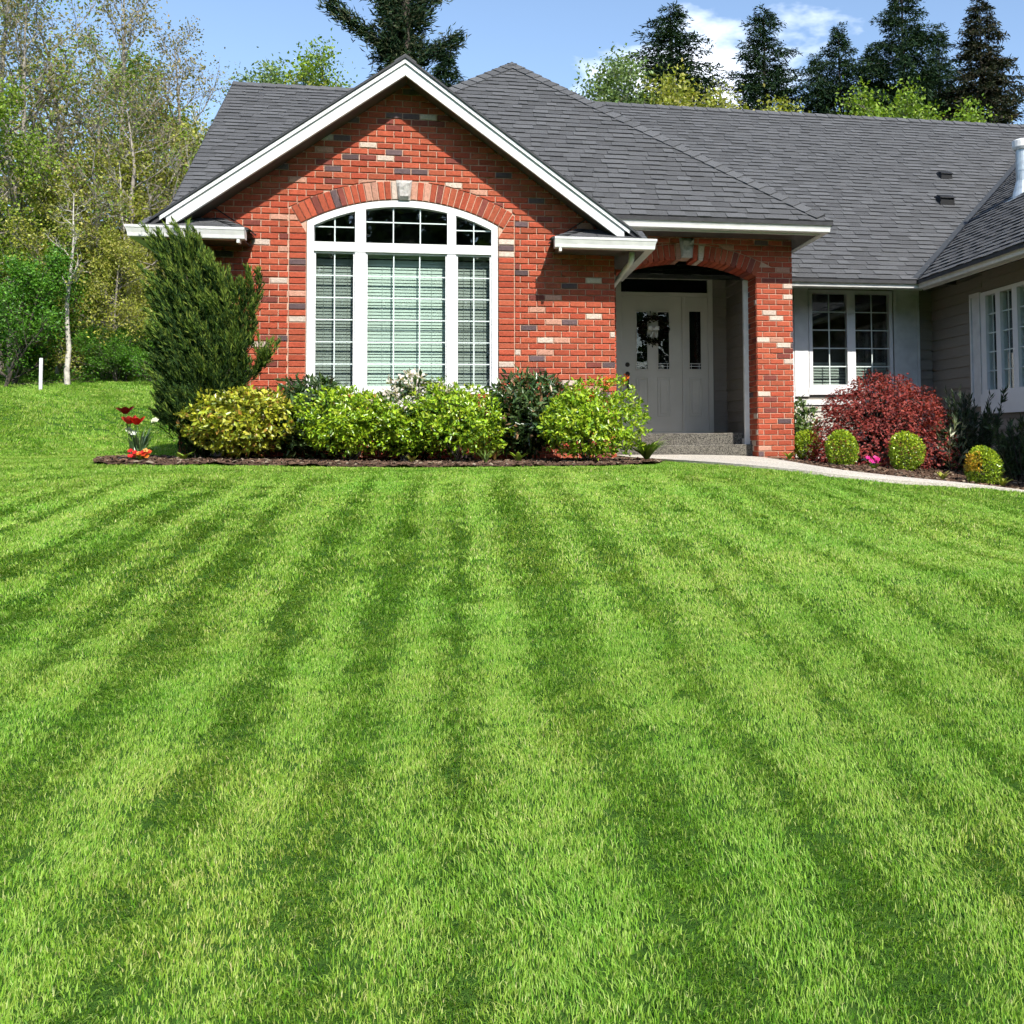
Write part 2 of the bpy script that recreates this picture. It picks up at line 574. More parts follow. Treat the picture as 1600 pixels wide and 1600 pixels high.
WALK_L = [(1.95, 14.25), (2.05, 13.2), (2.28, 12.4), (2.6, 11.6), (2.97, 10.98), (3.55, 10.52), (4.24, 10.30), (4.9, 10.13), (6.0, 10.0), (9.0, 9.95)]
WALK_R = [(3.90, 14.25), (3.92, 13.4), (3.87, 12.4), (3.86, 11.6), (4.05, 11.07), (4.5, 10.78), (4.85, 10.63), (5.3, 10.50), (6.2, 10.42), (9.0, 10.35)]
WALK_POLY = WALK_L + WALK_R[::-1]
BED_FRONT = [(-3.85, 12.9), (-3.60, 12.0), (-2.85, 11.48), (-1.75, 11.28), (-0.77, 11.12), (0.5, 11.02), (1.4, 11.02), (2.02, 11.40), (2.22, 12.0), (2.05, 12.9), (1.95, 13.2), (-3.75, 13.2)]
BED_RIGHT = [(3.92, 12.4), (3.91, 11.65), (4.10, 11.13), (4.53, 10.84), (4.87, 10.69), (5.32, 10.56), (6.2, 10.48), (9.0, 10.41), (9.0, 12.0), (7.35, 12.0), (7.35, 16.05), (4.3, 16.05), (4.3, 13.95), (3.95, 13.95)]

def resample(line, n):
    p = np.array(line); s = np.r_[0, np.cumsum(np.hypot(*np.diff(p, axis=0).T))]
    # smooth by Chaikin twice
    for _ in range(2):
        q = [p[0]]
        for a, b in zip(p[:-1], p[1:]): q += [a * .75 + b * .25, a * .25 + b * .75]
        q.append(p[-1]); p = np.array(q)
    s = np.r_[0, np.cumsum(np.hypot(*np.diff(p, axis=0).T))]
    t = np.linspace(0, s[-1], n)
    return np.stack([np.interp(t, s, p[:, 0]), np.interp(t, s, p[:, 1])], -1)

def walkway():
    n, m = 60, 9
    L, R = resample(WALK_L, n), resample(WALK_R, n)
    b = MB(); v = []
    for i in range(n):
        for j in range(m):
            p = L[i] + (R[i] - L[i]) * j / (m - 1)
            v.append((p[0], p[1], gzf(p[0], p[1]) + 0.035))
        for p in (L[i], R[i]): v.append((p[0], p[1], gzf(p[0], p[1]) - 0.10))
    w = m + 2; f = []
    for i in range(n - 1):
        for j in range(m - 1):
            a = i * w + j
            f.append((a, a + 1, a + w + 1, a + w))
        f.append((i * w, (i + 1) * w, (i + 1) * w + m, i * w + m))
        f.append((i * w + m - 1, i * w + m + 1, (i + 1) * w + m + 1, (i + 1) * w + m - 1))
    b.add(v, f)
    b.build('walkway', 'walk', label='pale exposed aggregate path curving from the porch', kind='structure')
walkway()

def mulch_bed(name, poly, label, n_chip, seed):
    rg = np.random.default_rng(seed)
    xs = np.arange(min(p[0] for p in poly), max(p[0] for p in poly), 0.05)
    ys = np.arange(min(p[1] for p in poly), max(p[1] for p in poly), 0.05)
    X, Y = np.meshgrid(xs, ys)
    inside = in_poly(X + 0.025, Y + 0.025, poly)
    Z = gz(X, Y) + 0.020 + rg.normal(0, 0.007, X.shape) + 0.015 * np.sin(X * 7.3) * np.cos(Y * 6.1)
    nx = len(xs)
    cells = np.argwhere(inside[:-1, :-1])
    f = [(r * nx + c, r * nx + c + 1, (r + 1) * nx + c + 1, (r + 1) * nx + c) for r, c in cells]
    used = sorted({i for q in f for i in q}); mp = {u: k for k, u in enumerate(used)}
    V = np.stack([X, Y, Z], -1).reshape(-1, 3)[used]
    b = MB(); b.add(V.tolist(), [tuple(mp[i] for i in q) for q in f])
    bed = b.build(name, 'mulch', label=label, kind='structure', smooth=False)
    px = rg.uniform(xs[0], xs[-1], n_chip * 3); py = rg.uniform(ys[0], ys[-1], n_chip * 3)
    ok = in_poly(px, py, poly); px, py = px[ok][:n_chip], py[ok][:n_chip]
    pz = gz(px, py) + 0.032
    c = MB()
    for x, y, z in zip(px, py, pz):
        k = rg.uniform(0.3, 1.2); base = (0.17 * k, 0.105 * k, 0.07 * k) if rg.random() > .12 else (0.30, 0.24, 0.17)
        c.cur = base
        a = rg.uniform(0, math.pi); l = rg.uniform(0.010, 0.032); w = l * rg.uniform(.25, .6); h = rg.uniform(.004, .010)
        ca, sa = math.cos(a), math.sin(a); t1, t2 = rg.normal(0, .006, 2)
        q = [(-l, -w, t1), (l, -w, t2), (l, w, -t1), (-l, w, -t2)]
        vs = [(x + u * ca - s * sa, y + u * sa + s * ca, z + d) for u, s, d in q] + [(x + u * ca - s * sa, y + u * sa + s * ca, z + d + h) for u, s, d in q]
        c.add(vs, [(4, 5, 6, 7), (0, 1, 5, 4), (1, 2, 6, 5), (2, 3, 7, 6), (3, 0, 4, 7)])
    c.build('mulch_chips', 'brick_many', bed, kind='stuff')
mulch_bed('flower_bed', BED_FRONT, 'dark bark mulch bed in front of the brick gable', 2600, 3)
mulch_bed('flower_bed', BED_RIGHT, 'bark mulch bed beside the path and red maple', 2600, 4)

# ================================================================ the house
HOUSE = empty('brick_house', (-0.62, 12.97, -0.25), 'single storey red brick house with grey shingle roof and arched window', 'house', local=False)
YG = 12.97
GX0, GX1, GXC = -3.05, 1.81, -0.62
CH, BL, MJ = 0.0727, 0.1935, 0.0108         # course height, brick pitch, joint

def brick_colour(rg):
    r = rg.random()
    if r < 0.036:
        k = rg.uniform(.85, 1.1); return (0.62 * k, 0.50 * k, 0.41 * k)
    if r < 0.060:
        k = rg.uniform(.85, 1.1); return (0.52 * k, 0.27 * k, 0.19 * k)
    if r < 0.100:
        k = rg.uniform(.8, 1.3); return (0.120 * k, 0.080 * k, 0.082 * k)
    if r < 0.16:
        k = rg.uniform(.8, 1.1); return (0.22 * k, 0.060 * k, 0.045 * k)
    k = rg.uniform(.82, 1.14); h = rg.uniform(-.012, .016)
    return (0.42 * k, (0.090 + h) * k, (0.047 + h * .5) * k)

def running_bond(x0, x1, z0, z1, phase=0.0):
    out = []
    k = 0
    z = z0
    while z < z1 - 0.01:
        off = phase + (BL / 2 if k % 2 else 0)
        x = x0 - BL + (off % BL)
        while x < x1:
            a, b = max(x + MJ / 2, x0), min(x + BL - MJ / 2, x1)
            if b - a > 0.02: out.append((rect(a, b, z + MJ / 2, min(z + CH - MJ / 2, z1)), x >= x0 and x + BL <= x1))
            x += BL
        z += CH; k += 1
    return out

def outside_circle(poly, cx, cz, R):
    """cut a brick along the local tangent of an arch ring"""
    if all((p[0] - cx) ** 2 + (p[1] - cz) ** 2 >= R * R for p in poly): return poly
    if all((p[0] - cx) ** 2 + (p[1] - cz) ** 2 < R * R for p in poly): return []
    mx = sum(p[0] for p in poly) / len(poly) - cx; mz = sum(p[1] for p in poly) / len(poly) - cz
    l = math.hypot(mx, mz); nx, nz = mx / l, mz / l
    return clip(poly, -nx, -nz, -(nx * cx + nz * cz + R))

# ---- gable wall -------------------------------------------------
AX, AZ, AR_IN, AR_OUT, AHALF = -0.648, 0.572, 2.247, 2.462, math.radians(30.4)
JX0, JX1 = -1.915, 0.618
def roof_line(x): return 4.27 - 0.737 * abs(x - GXC)
def arch_z(x, R=AR_IN): return AZ + math.sqrt(max(R * R - (x - AX) ** 2, 0))

def gable_backing():
    b = MB()
    xs = [GX0, -2.4, -1.75]
    xs += list(np.linspace(-1.725, 0.43, 44)) + [0.45, 1.1, GX1]
    for xa, xb in zip(xs[:-1], xs[1:]):
        za, zb = roof_line(xa), roof_line(xb)
        if xa >= -1.726 and xb <= 0.431:
            ra, rb = arch_z(xa), arch_z(xb)
            segs = [(-0.4, -0.4, 0.55, 0.55), (ra, rb, za, zb)]
        else: segs = [(-0.4, -0.4, za, zb)]
        for a0, b0, a1, b1 in segs:
            b.prism([(xa, a0), (xb, b0), (xb, b1), (xa, a1)], YG + 0.013, YG + 0.12)
    return b.build('gable_wall', 'mortar', HOUSE)
GABLE = gable_backing()
rg = np.random.default_rng(5)
brick_list = []
for poly, full in running_bond(GX0, GX1, -0.30, 4.3, 0.06):
    cz = sum(p[1] for p in poly) / len(poly); cx = sum(p[0] for p in poly) / len(poly)
    p = clip(poly, 0.737, 1, 4.26 + 0.737 * GXC); p = clip(p, -0.737, 1, 4.26 - 0.737 * GXC)
    if len(p) < 3: continue
    whole = full and p == poly
    if cz < 2.70:
        if cx < AX: q = clip(p, 1, 0, JX0 - MJ / 2)
        else: q = clip(p, -1, 0, -(JX1 + MJ / 2))
        if len(q) < 3: continue
        whole = whole and q == p; p = q
    else:
        q = outside_circle(p, AX, AZ, AR_OUT + 0.010) if abs(cx - AX) < 1.4 else p
        if len(q) < 3: continue
        whole = whole and q == p; p = q
    if area(p) < 0.0012: continue
    brick_list.append((p, whole))
# jamb stacks either side of the window
dirv = (math.sin(AHALF), math.cos(AHALF))
z = -0.30 + 12 * CH
while z < 2.64:
    for (a, b, s) in ((JX0, -1.727, -1), (0.431, JX1, 1)):
        p = rect(a + MJ / 2, b - 0.003, z + MJ / 2, z + CH - MJ / 2) if s < 0 else rect(a + 0.003, b - MJ / 2, z + MJ / 2, z + CH - MJ / 2)
        # stay below the skewback of the arch
        nx, nz = s * -math.cos(AHALF), math.sin(AHALF)
        p = clip(p, nx, nz, nx * AX + nz * AZ - 0.006)
        if len(p) > 2 and area(p) > 0.002: brick_list.append((p, False))
    z += CH
# below the window
for poly, full in running_bond(JX0, JX1, -0.30, 0.555, 0.02): brick_list.append((poly, full))

brick_meshes = []
for i in range(4):
    b = MB(); b.prism(rect(-(BL - MJ) / 2, (BL - MJ) / 2, -(CH - MJ) / 2, (CH - MJ) / 2), 0, 0.03, chamfer=0.004 + 0.001 * i)
    me = b.mesh('brick'); me.materials.append(M['brick_one']); brick_meshes.append(me)
def seen_key(p):
    cx = sum(q[0] for q in p) / len(p); cz = sum(q[1] for q in p) / len(p)
    if cz < 0.78 or cx < -2.35 and cz < 1.7: return 99
    return math.hypot((cx + 0.62) * 0.8, cz - 2.0)
order = sorted(range(len(brick_list)), key=lambda i: seen_key(brick_list[i][0]))
single = set(order[:300])
rest = MB()
for i, (p, whole) in enumerate(brick_list):
    c = brick_colour(rg); dy = rg.normal(0, 0.0014)
    if i in single:
        if whole:
            cx = sum(q[0] for q in p) / 4; cz = sum(q[1] for q in p) / 4
            o = place('brick', brick_meshes[int(rg.integers(4))], GABLE, c, (cx, YG + dy, cz))
            o.rotation_euler = (rg.normal(0, .006), rg.normal(0, .0025), rg.normal(0, .004))
        else:
            b = MB(); b.prism(p, YG + dy, YG + 0.03, chamfer=0.005)
            b.build('brick', 'brick_one', GABLE).color = (*c, 1)
    else:
        rest.cur = c; rest.prism(p, YG + dy, YG + 0.03, chamfer=0.005)
rest.build('bricks', 'brick_many', GABLE, kind='stuff')

def voussoirs(cx, cz, r0, r1, half, n, yf, parent, key_half, one=True, depth=.035):
    acc = MB()
    step = (2 * half) / n
    for i in range(n):
        a0 = -half + i * step + 0.0022; a1 = -half + (i + 1) * step - 0.0022
        if abs((a0 + a1) / 2) < key_half: continue
        p = [(cx + r0 * math.sin(a0), cz + r0 * math.cos(a0)), (cx + r0 * math.sin(a1), cz + r0 * math.cos(a1)),
             (cx + r1 * math.sin(a1), cz + r1 * math.cos(a1)), (cx + r1 * math.sin(a0), cz + r1 * math.cos(a0))]
        c = brick_colour(rg); dy = rg.normal(-0.002, 0.0015)
        if one:
            b = MB(); b.prism(p, yf + dy, yf + depth, chamfer=0.005); b.build('arch_brick', 'brick_one', parent).color = (*c, 1)
        else:
            acc.cur = c; acc.prism(p, yf + dy, yf + 0.035, chamfer=0.005)
    if not one: acc.build('arch_bricks', 'brick_many', parent, kind='stuff')
voussoirs(AX, AZ, AR_IN + 0.004, AR_OUT, AHALF, 34, YG, GABLE, 0.030)

def keystone(cx, z0, z1, w0, w1, yf, parent):
    b = MB(); rgk = np.random.default_rng(int(abs(cx) * 100))
    n = 6; vs = []; fs = []
    for j in range(n + 1):
        t = j / n; w = w0 + (w1 - w0) * t
        for i in range(n + 1):
            e = 0.0 if i in (0, n) or j in (0, n) else 1.0
            vs.append((cx - w / 2 + w * i / n, yf - 0.030 * e + rgk.normal(0, .005) * e, z0 + (z1 - z0) * t))
    for j in range(n):
        for i in range(n): a = j * (n + 1) + i; fs.append((a, a + 1, a + n + 2, a + n + 1))
    b.add(vs, fs)
    b.prism([(cx - w0 / 2, z0), (cx + w0 / 2, z0), (cx + w1 / 2, z1), (cx - w1 / 2, z1)], yf + 0.0005, yf + 0.05)
    b.build('keystone', 'keystone', parent)
keystone(AX, 2.815, 3.045, 0.125, 0.182, YG - 0.012, GABLE)

# ---- arched window ---------------------------------------------
YW = YG + 0.012
WIN = MB()
R1 = AR_IN - 0.004
WX0, WX1, WZ0 = -1.718, 0.422, 0.555
WIN.prism([(WX0, WZ0), (WX0 + 0.072, WZ0), (WX0 + 0.072, arch_z(WX0 + .072, R1 - .004)), (WX0, arch_z(WX0, R1 - .004))], YW, YW + 0.10)
WIN.prism([(WX1 - 0.072, WZ0), (WX1, WZ0), (WX1, arch_z(WX1, R1 - .004)), (WX1 - 0.072, arch_z(WX1 - .072, R1 - .004))], YW, YW + 0.10)
WIN.box(WX0 + 0.072, WX1 - 0.072, YW + 0.001, YW + 0.10, WZ0, 0.628)
WIN.box(WX0 + 0.072, WX1 - 0.072, YW - 0.006, YW + 0.10, 2.198, 2.305)
for (a, b_) in ((-1.195, -1.078), (-0.160, -0.058)):
    WIN.box(a, b_, YW + 0.001, YW + 0.10, 0.628, 2.198)
    WIN.prism([(a, 2.305), (b_, 2.305), (b_, arch_z(b_, R1 - .05)), (a, arch_z(a, R1 - .05))], YW + 0.001, YW + 0.10)
xs = np.linspace(WX0 + 0.072, WX1 - 0.072, 34)
for xa, xb in zip(xs[:-1], xs[1:]):
    WIN.prism([(xa, arch_z(xa, R1 - .078)), (xb, arch_z(xb, R1 - .078)), (xb, arch_z(xb, R1 - .004)), (xa, arch_z(xa, R1 - .004))], YW - 0.002, YW + 0.10)
WINDOW = WIN.build('arched_window', 'vinyl', HOUSE, label='large arched white window with three lights under fanlights')
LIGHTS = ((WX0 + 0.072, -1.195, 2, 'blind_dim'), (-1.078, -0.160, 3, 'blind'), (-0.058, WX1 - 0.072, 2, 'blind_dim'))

def pane_at(p, y, parent, mat='glass'):
    b = MB(); b.prism(p, y, y + 0.004); b.build('pane', mat, parent)
def bar(x0, x1, y0, y1, z0, z1, parent, mat='muntin', name='muntin'):
    b = MB(); b.box(x0, x1, y0, y1, z0, z1); return b.build(name, mat, parent)

for (xa, xb, nx, bm) in LIGHTS:
    z0, z1 = 0.628, 2.198
    s = 0.020
    sash = MB()
    sash.box(xa, xa + s, YW + 0.020, YW + 0.07, z0, z1); sash.box(xb - s, xb, YW + 0.020, YW + 0.07, z0, z1)
    sash.box(xa + s, xb - s, YW + 0.0205, YW + 0.07, z0, z0 + s); sash.box(xa + s, xb - s, YW + 0.0205, YW + 0.07, z1 - s, z1)
    sash.build('sash', 'vinyl', WINDOW)
    xi0, xi1, zi0, zi1 = xa + s, xb - s, z0 + s, z1 - s
    ny = 6; yg_ = YW + 0.045; mw = 0.0065
    for i in range(nx):
        for j in range(ny):
            a = xi0 + (xi1 - xi0) * i / nx; b_ = xi0 + (xi1 - xi0) * (i + 1) / nx
            c = zi0 + (zi1 - zi0) * j / ny; d = zi0 + (zi1 - zi0) * (j + 1) / ny
            pane_at(rect(a + .0005, b_ - .0005, c + .0005, d - .0005), yg_, WINDOW)
    for i in range(1, nx):
        x = xi0 + (xi1 - xi0) * i / nx
        bar(x - mw, x + mw, yg_ - 0.012, yg_ - 0.002, zi0, zi1, WINDOW)
    for j in range(1, ny):
        zz = zi0 + (zi1 - zi0) * j / ny
        bar(xi0, xi1, yg_ - 0.0105, yg_ - 0.0025, zz - mw, zz + mw, WINDOW)
    # slatted blind hanging behind the glass
    sl = MB(); z = zi0 + 0.02; k = 0
    while z < zi1 - 0.03:
        t = 0.0195 if (k % 9) else 0.014
        y0 = YW + 0.135
        sl.add([(xi0 - .01, y0, z - t), (xi1 + .01, y0, z - t), (xi1 + .01, y0 + 0.012, z + t), (xi0 - .01, y0 + 0.012, z + t)], [(0, 1, 2, 3)])
        z += 0.038; k += 1
    for fx in (0.18, 0.82):
        x = xi0 + (xi1 - xi0) * fx; sl.box(x - .002, x + .002, YW + 0.130, YW + 0.133, zi0, zi1)
    sl.box(xi0 - .01, xi1 + .01, YW + 0.12, YW + 0.17, zi1 - 0.03, zi1 + 0.02)
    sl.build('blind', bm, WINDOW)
    # fanlight above
    zt0 = 2.305; zm = 2.555 if nx == 3 else 2.485
    for i in range(nx):
        for (c, d) in ((zt0 + .004, zm), (zm, 3.2)):
            p = rect(xa + .004 + (xb - xa - .008) * i / nx, xa + .004 + (xb - xa - .008) * (i + 1) / nx, c, d)
            for a in np.linspace(-0.52, 0.52, 41):
                p = clip(p, math.sin(a), math.cos(a), math.sin(a) * AX + math.cos(a) * AZ + R1 - 0.080)
                if len(p) < 3: break
            if len(p) > 2: pane_at(p, yg_, WINDOW)
    for i in range(1, nx):
        x = xa + .004 + (xb - xa - .008) * i / nx
        bar(x - mw, x + mw, yg_ - 0.012, yg_ - 0.002, zt0, arch_z(x, R1 - .082), WINDOW)
    lim = math.sqrt(max((R1 - .082) ** 2 - (zm - AZ) ** 2, 0))
    bar(max(xa, AX - lim), min(xb, AX + lim), yg_ - 0.0105, yg_ - 0.0025, zm - mw, zm + mw, WINDOW)
rm = MB()
RM0, RM1 = -2.0, 0.75
rm.box(RM0, RM1, 15.4, 15.45, -0.1, 3.2); rm.box(RM0, RM1, YG + .16, 15.4, -0.12, -0.08); rm.box(RM0, RM1, YG + .13, 15.4, 3.15, 3.2)
rm.box(RM0 - .05, RM0, YG + .13, 15.45, -0.12, 3.2); rm.box(RM1, RM1 + .05, YG + .13, 15.45, -0.12, 3.2)
rm.build('front_room', 'room', HOUSE)
sd = MB(); sd.box(GX0, GX0 + 0.1, YG + 0.121, 17.0, -0.4, 2.6); sd.box(GX1 - 0.1, GX1, YG + 0.121, 16.0, -0.4, 2.75); sd.box(-3.6, GX0 - .001, 16.8, 16.9, -.4, 3.4)
sd.build('side_wall', 'siding', HOUSE)

# ---- rakes, soffit and returns of the gable ----------------------
def rake(side):
    s = side
    def X(d): return GXC + s * d
    e = 2.62
    def strip(b, o0, o1, y0, y1, d1=e):
        p = [(X(0), 4.385 - o0), (X(d1), 4.385 - o0 - 0.737 * d1), (X(d1), 4.385 - o1 - 0.737 * d1), (X(0), 4.385 - o1)]
        if s > 0: p = p[::-1]
        b.prism(p, y0, y1)
    b = MB(); strip(b, 0.078, 0.208, 12.612, 12.66, 2.50); r = b.build('rake_board', 'white', HOUSE)
    b = MB(); strip(b, 0.030, 0.072, 12.590, 12.655, 2.56); strip(b, 0.018, 0.028, 12.598, 12.655, 2.58); strip(b, 0.072, 0.078, 12.603, 12.655, 2.52); b.build('rake_moulding', 'white', r)
    b = MB(); strip(b, -0.012, 0.016, 12.572, 12.655, 2.66); b.build('drip_edge', 'valley', r)
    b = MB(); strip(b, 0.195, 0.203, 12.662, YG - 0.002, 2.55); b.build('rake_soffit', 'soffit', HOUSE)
rake(-1); rake(1)

GUT = [(0.0, -0.125), (0.094, -0.125), (0.100, -0.118), (0.104, -0.080), (0.118, -0.034), (0.124, -0.026), (0.124, 0.0), (0.110, 0.0), (0.108, -0.020), (0.0, -0.020)]
def gutter(path, name='gutter', parent=None, lip=0.0, mat='trim'):
    """path: list of (function of outward offset -> (x, y)); z of the lip"""
    b = MB(); n = len(GUT); vs = []; fs = []
    for fn in path:
        for (o, h) in GUT: x, y = fn(o); vs.append((x, y, lip + h))
    for i in range(len(path) - 1):
        for k in range(n):
            k2 = (k + 1) % n
            fs.append((i * n + k, i * n + k2, (i + 1) * n + k2, (i + 1) * n + k))
    fs.append(tuple(range(n))); fs.append(tuple(reversed(range((len(path) - 1) * n, len(path) * n))))
    b.add(vs, fs)
    return b.build(name, mat, parent)

def eave_return(s):
    def X(d): return GXC + s * d
    inn, out = 1.70, 2.735
    lip = 2.338
    g = gutter([lambda o: (X(inn - 0.03), 12.54 - o), lambda o: (X(out + o), 12.54 - o), lambda o: (X(out + o), 15.0)], 'eave_gutter', HOUSE, lip)
    e = MB()
    p = [(12.54 - o, lip + h) for o, h in GUT]
    cap = MB(); cap.add([(X(inn - 0.034), y, z) for y, z in p] + [(X(inn - 0.031), y, z) for y, z in p], [tuple(range(len(p))), tuple(reversed(range(len(p), 2 * len(p))))])
    cap.build('gutter_end_cap', 'trim', g)
    f = MB()
    for d in (inn + .02,):
        f.box(min(X(d), X(d + .03)), max(X(d), X(d + .03)), 12.44, 12.54, lip - 0.165, lip - 0.127)
    f.build('gutter_bracket', 'trim', g)
    so = MB(); a, b = sorted((X(inn), X(out)))
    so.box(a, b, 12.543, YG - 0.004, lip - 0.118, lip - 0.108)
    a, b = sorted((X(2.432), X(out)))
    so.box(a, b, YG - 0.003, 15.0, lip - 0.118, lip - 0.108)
    so.build('return_soffit', 'soffit', HOUSE)
    # little shingled roof over the return, hipped towards the window
    zb, zt = lip - 0.012, lip + 0.190
    A = [(X(inn - .05), 12.50, zb), (X(out + .03), 12.50, zb), (X(out + .03), YG - .004, zt), (X(inn + .33), YG - .004, zt), (X(inn - .05), YG - .004, zb)]
    r = MB(); r.add(A + [(x, y, zb - .02) for x, y, z in A], [(0, 1, 2, 3), (0, 3, 4), (5, 6, 7, 8, 9), (0, 1, 6, 5)])
    rr = r.build('return_roof', 'roof_deck', HOUSE)
    rgs = np.random.default_rng(20 + s)
    v_rows = 4
    for k in range(v_rows):
        t0, t1 = k / v_rows, (k + 1.25) / v_rows
        x0_ = inn - .06 + .36 * t0; x = x0_
        while x < out + .02:
            w = rgs.uniform(.14, .30); xe = min(x + w - .004, out + .035)
            c = shingle_colour(rgs)
            def pt(xx, t, h): return (X(xx), 12.485 + (YG - .004 - 12.485) * t, zb + (zt - zb) * t + h)
            h = rgs.choice((.010, .017)); sk = .36 * min(1, max(0, (t1 - t0))) if x == x0_ else 0
            t1c = min(t1, 1)
            q = [pt(x, t0, h), pt(xe, t0, h), pt(xe, t1c, .006), pt(x + sk, t1c, .006), pt(x, t0, 0), pt(xe, t0, 0), pt(xe, t1c, 0), pt(x + sk, t1c, 0)]
            b = MB(); fs = [(0, 1, 2, 3), (0, 4, 5, 1), (1, 5, 6, 2), (3, 7, 4, 0)]
            b.add(q, fs); o = b.build('shingle', 'shingle_one', rr); o.color = (*c, 1)
            x += w
        for kk in (0,):
            hc = MB()
            p0 = [(X(inn - .06 + .36 * t0), 12.485 + (YG - 12.489) * t0 * .98, zb + (zt - zb) * t0 + .018), (X(inn - .06 + .36 * min(t1, 1)), 12.485 + (YG - 12.489) * min(t1, 1), zb + (zt - zb) * min(t1, 1) + .012)]
            hc.add([p0[0], (p0[0][0] + s * .13, p0[0][1], p0[0][2] + .012), (p0[1][0] + s * .13, p0[1][1], p0[1][2]), p0[1], (p0[0][0] - s * .03, p0[0][1] + .1, zb + (zt - zb) * t0 * .3), (p0[1][0] - s * .02, min(p0[1][1] + .08, YG - .004), zb + (zt - zb) * t0 * .3)], [(0, 1, 2, 3), (0, 3, 5, 4)])
            o = hc.build('hip_shingle', 'shingle_one', rr); o.color = (*shingle_colour(rgs), 1)
    # drip flashing where the return meets the brick
    fl = MB(); fl.add([(X(inn - .06), YG - .006, zb + .02), (X(inn - .06), YG - .012, zb + .035), (X(inn + .42), YG - .012, zt + .155), (X(inn + .42), YG - .006, zt + .14)], [(0, 1, 2, 3)])
    fl.build('flashing', 'valley', HOUSE)
    # downspout elbow
    d = MB()
    pts = [(X(2.60), 12.68, lip - .11), (X(2.60), 12.69, lip - .19), (X(2.585), 12.73, lip - .245), (X(2.555), 12.95, lip - .29), (X(2.49), 13.50, lip - .40), (X(2.478), 13.75, lip - .46), (X(2.478), 13.80, lip - .55), (X(2.478), 13.80, -0.2)]
    d.tube(pts, 0.034, 8); d.build('downspout', 'trim', HOUSE, smooth=True)

def shingle_colour(r_):
    k = r_.uniform(.84, 1.15); return (0.102 * k, 0.1035 * k, 0.106 * k)
eave_return(-1); eave_return(1)

# ---- shingled roof planes ---------------------------------------
EXP = 0.148
def shingle_plane(O, e, s, poly, seed, parent, n_single=0, width=(.13, .33), vmax=99, single_test=None):
    """O eave corner, e unit eave direction, s unit up-slope; poly convex in (u, v)"""
    O, e, s = Vector(O), Vector(e).normalized(), Vector(s).normalized()
    n = e.cross(s).normalized()
    if n.z < 0: n = -n
    r_ = np.random.default_rng(seed)
    rest = MB(); items = []
    cl = []
    for i in range(len(poly)):
        p, q = poly[i], poly[(i + 1) % len(poly)]
        a, b = (q[1] - p[1]), -(q[0] - p[0]); c = a * p[0] + b * p[1]
        mx = sum(z[0] for z in poly) / len(poly); mz = sum(z[1] for z in poly) / len(poly)
        if a * mx + b * mz > c: a, b, c = -a, -b, -c
        cl.append((a, b, c))
    u0, u1 = min(p[0] for p in poly), max(p[0] for p in poly); v1 = max(p[1] for p in poly)
    k = 0; v = 0.0
    while v < v1:
        x = u0 - r_.uniform(0, .3); hi = False
        while x < u1:
            w = r_.uniform(*width)
            h = 0.016 if hi else 0.007
            jit = r_.normal(0, .002)
            p = [(x + .0015, v + jit), (x + w - .0015, v + jit), (x + w - .0015, v + EXP * 1.12), (x + .0015, v + EXP * 1.12)]
            for (a, b, c) in cl:
                p = clip(p, a, b, c)
                if len(p) < 3: break
            if len(p) > 2 and area(p) > .0015: items.append((p, v, h, shingle_colour(r_) if hi else tuple(.86 * q for q in shingle_colour(r_))))
            x += w; hi = not hi if r_.random() < .85 else hi
        v += EXP; k += 1
    def geo(b, p, v, h):
        m = len(p)
        top = []
        for (uu, vv) in p:
            t = min(max((vv - v) / (EXP * 1.12), 0), 1)
            top.append(O + e * uu + s * vv + n * (h * (1 - t) + .0045 + .004 * (1 - t)))
        bot = [O + e * uu + s * vv for (uu, vv) in p]
        fs = [tuple(range(m))] + [((i + 1) % m, i, m + i, m + (i + 1) % m) for i in range(m)]
        col = b.cur
        b.add(top + bot, fs)
        b.c[-m:] = [tuple(.22 * q for q in col)] * m     # bare asphalt butt edge
    idx = list(range(len(items)))
    if n_single:
        idx.sort(key=lambda i: single_test(items[i][0]))
        chosen = set(idx[:n_single])
    else: chosen = set()
    for i, (p, v, h, c) in enumerate(items):
        if i in chosen:
            b = MB(); b.cur = c; geo(b, p, v, h); b.build('shingle', 'shingle_many', parent)
        else:
            rest.cur = c; geo(rest, p, v, h)
    if rest.v: rest.build('shingles', 'shingle_many', parent, kind='stuff')

def deck(name, corners, drop=0.05, mat='roof_deck'):
    b = MB(); n = len(corners)
    low = [(x, y, z - drop) for x, y, z in corners]
    b.add(list(corners) + low, [tuple(range(n)), tuple(reversed(range(n, 2 * n)))] + [((i + 1) % n, i, n + i, n + (i + 1) % n) for i in range(n)])
    return b.build(name, mat, HOUSE)

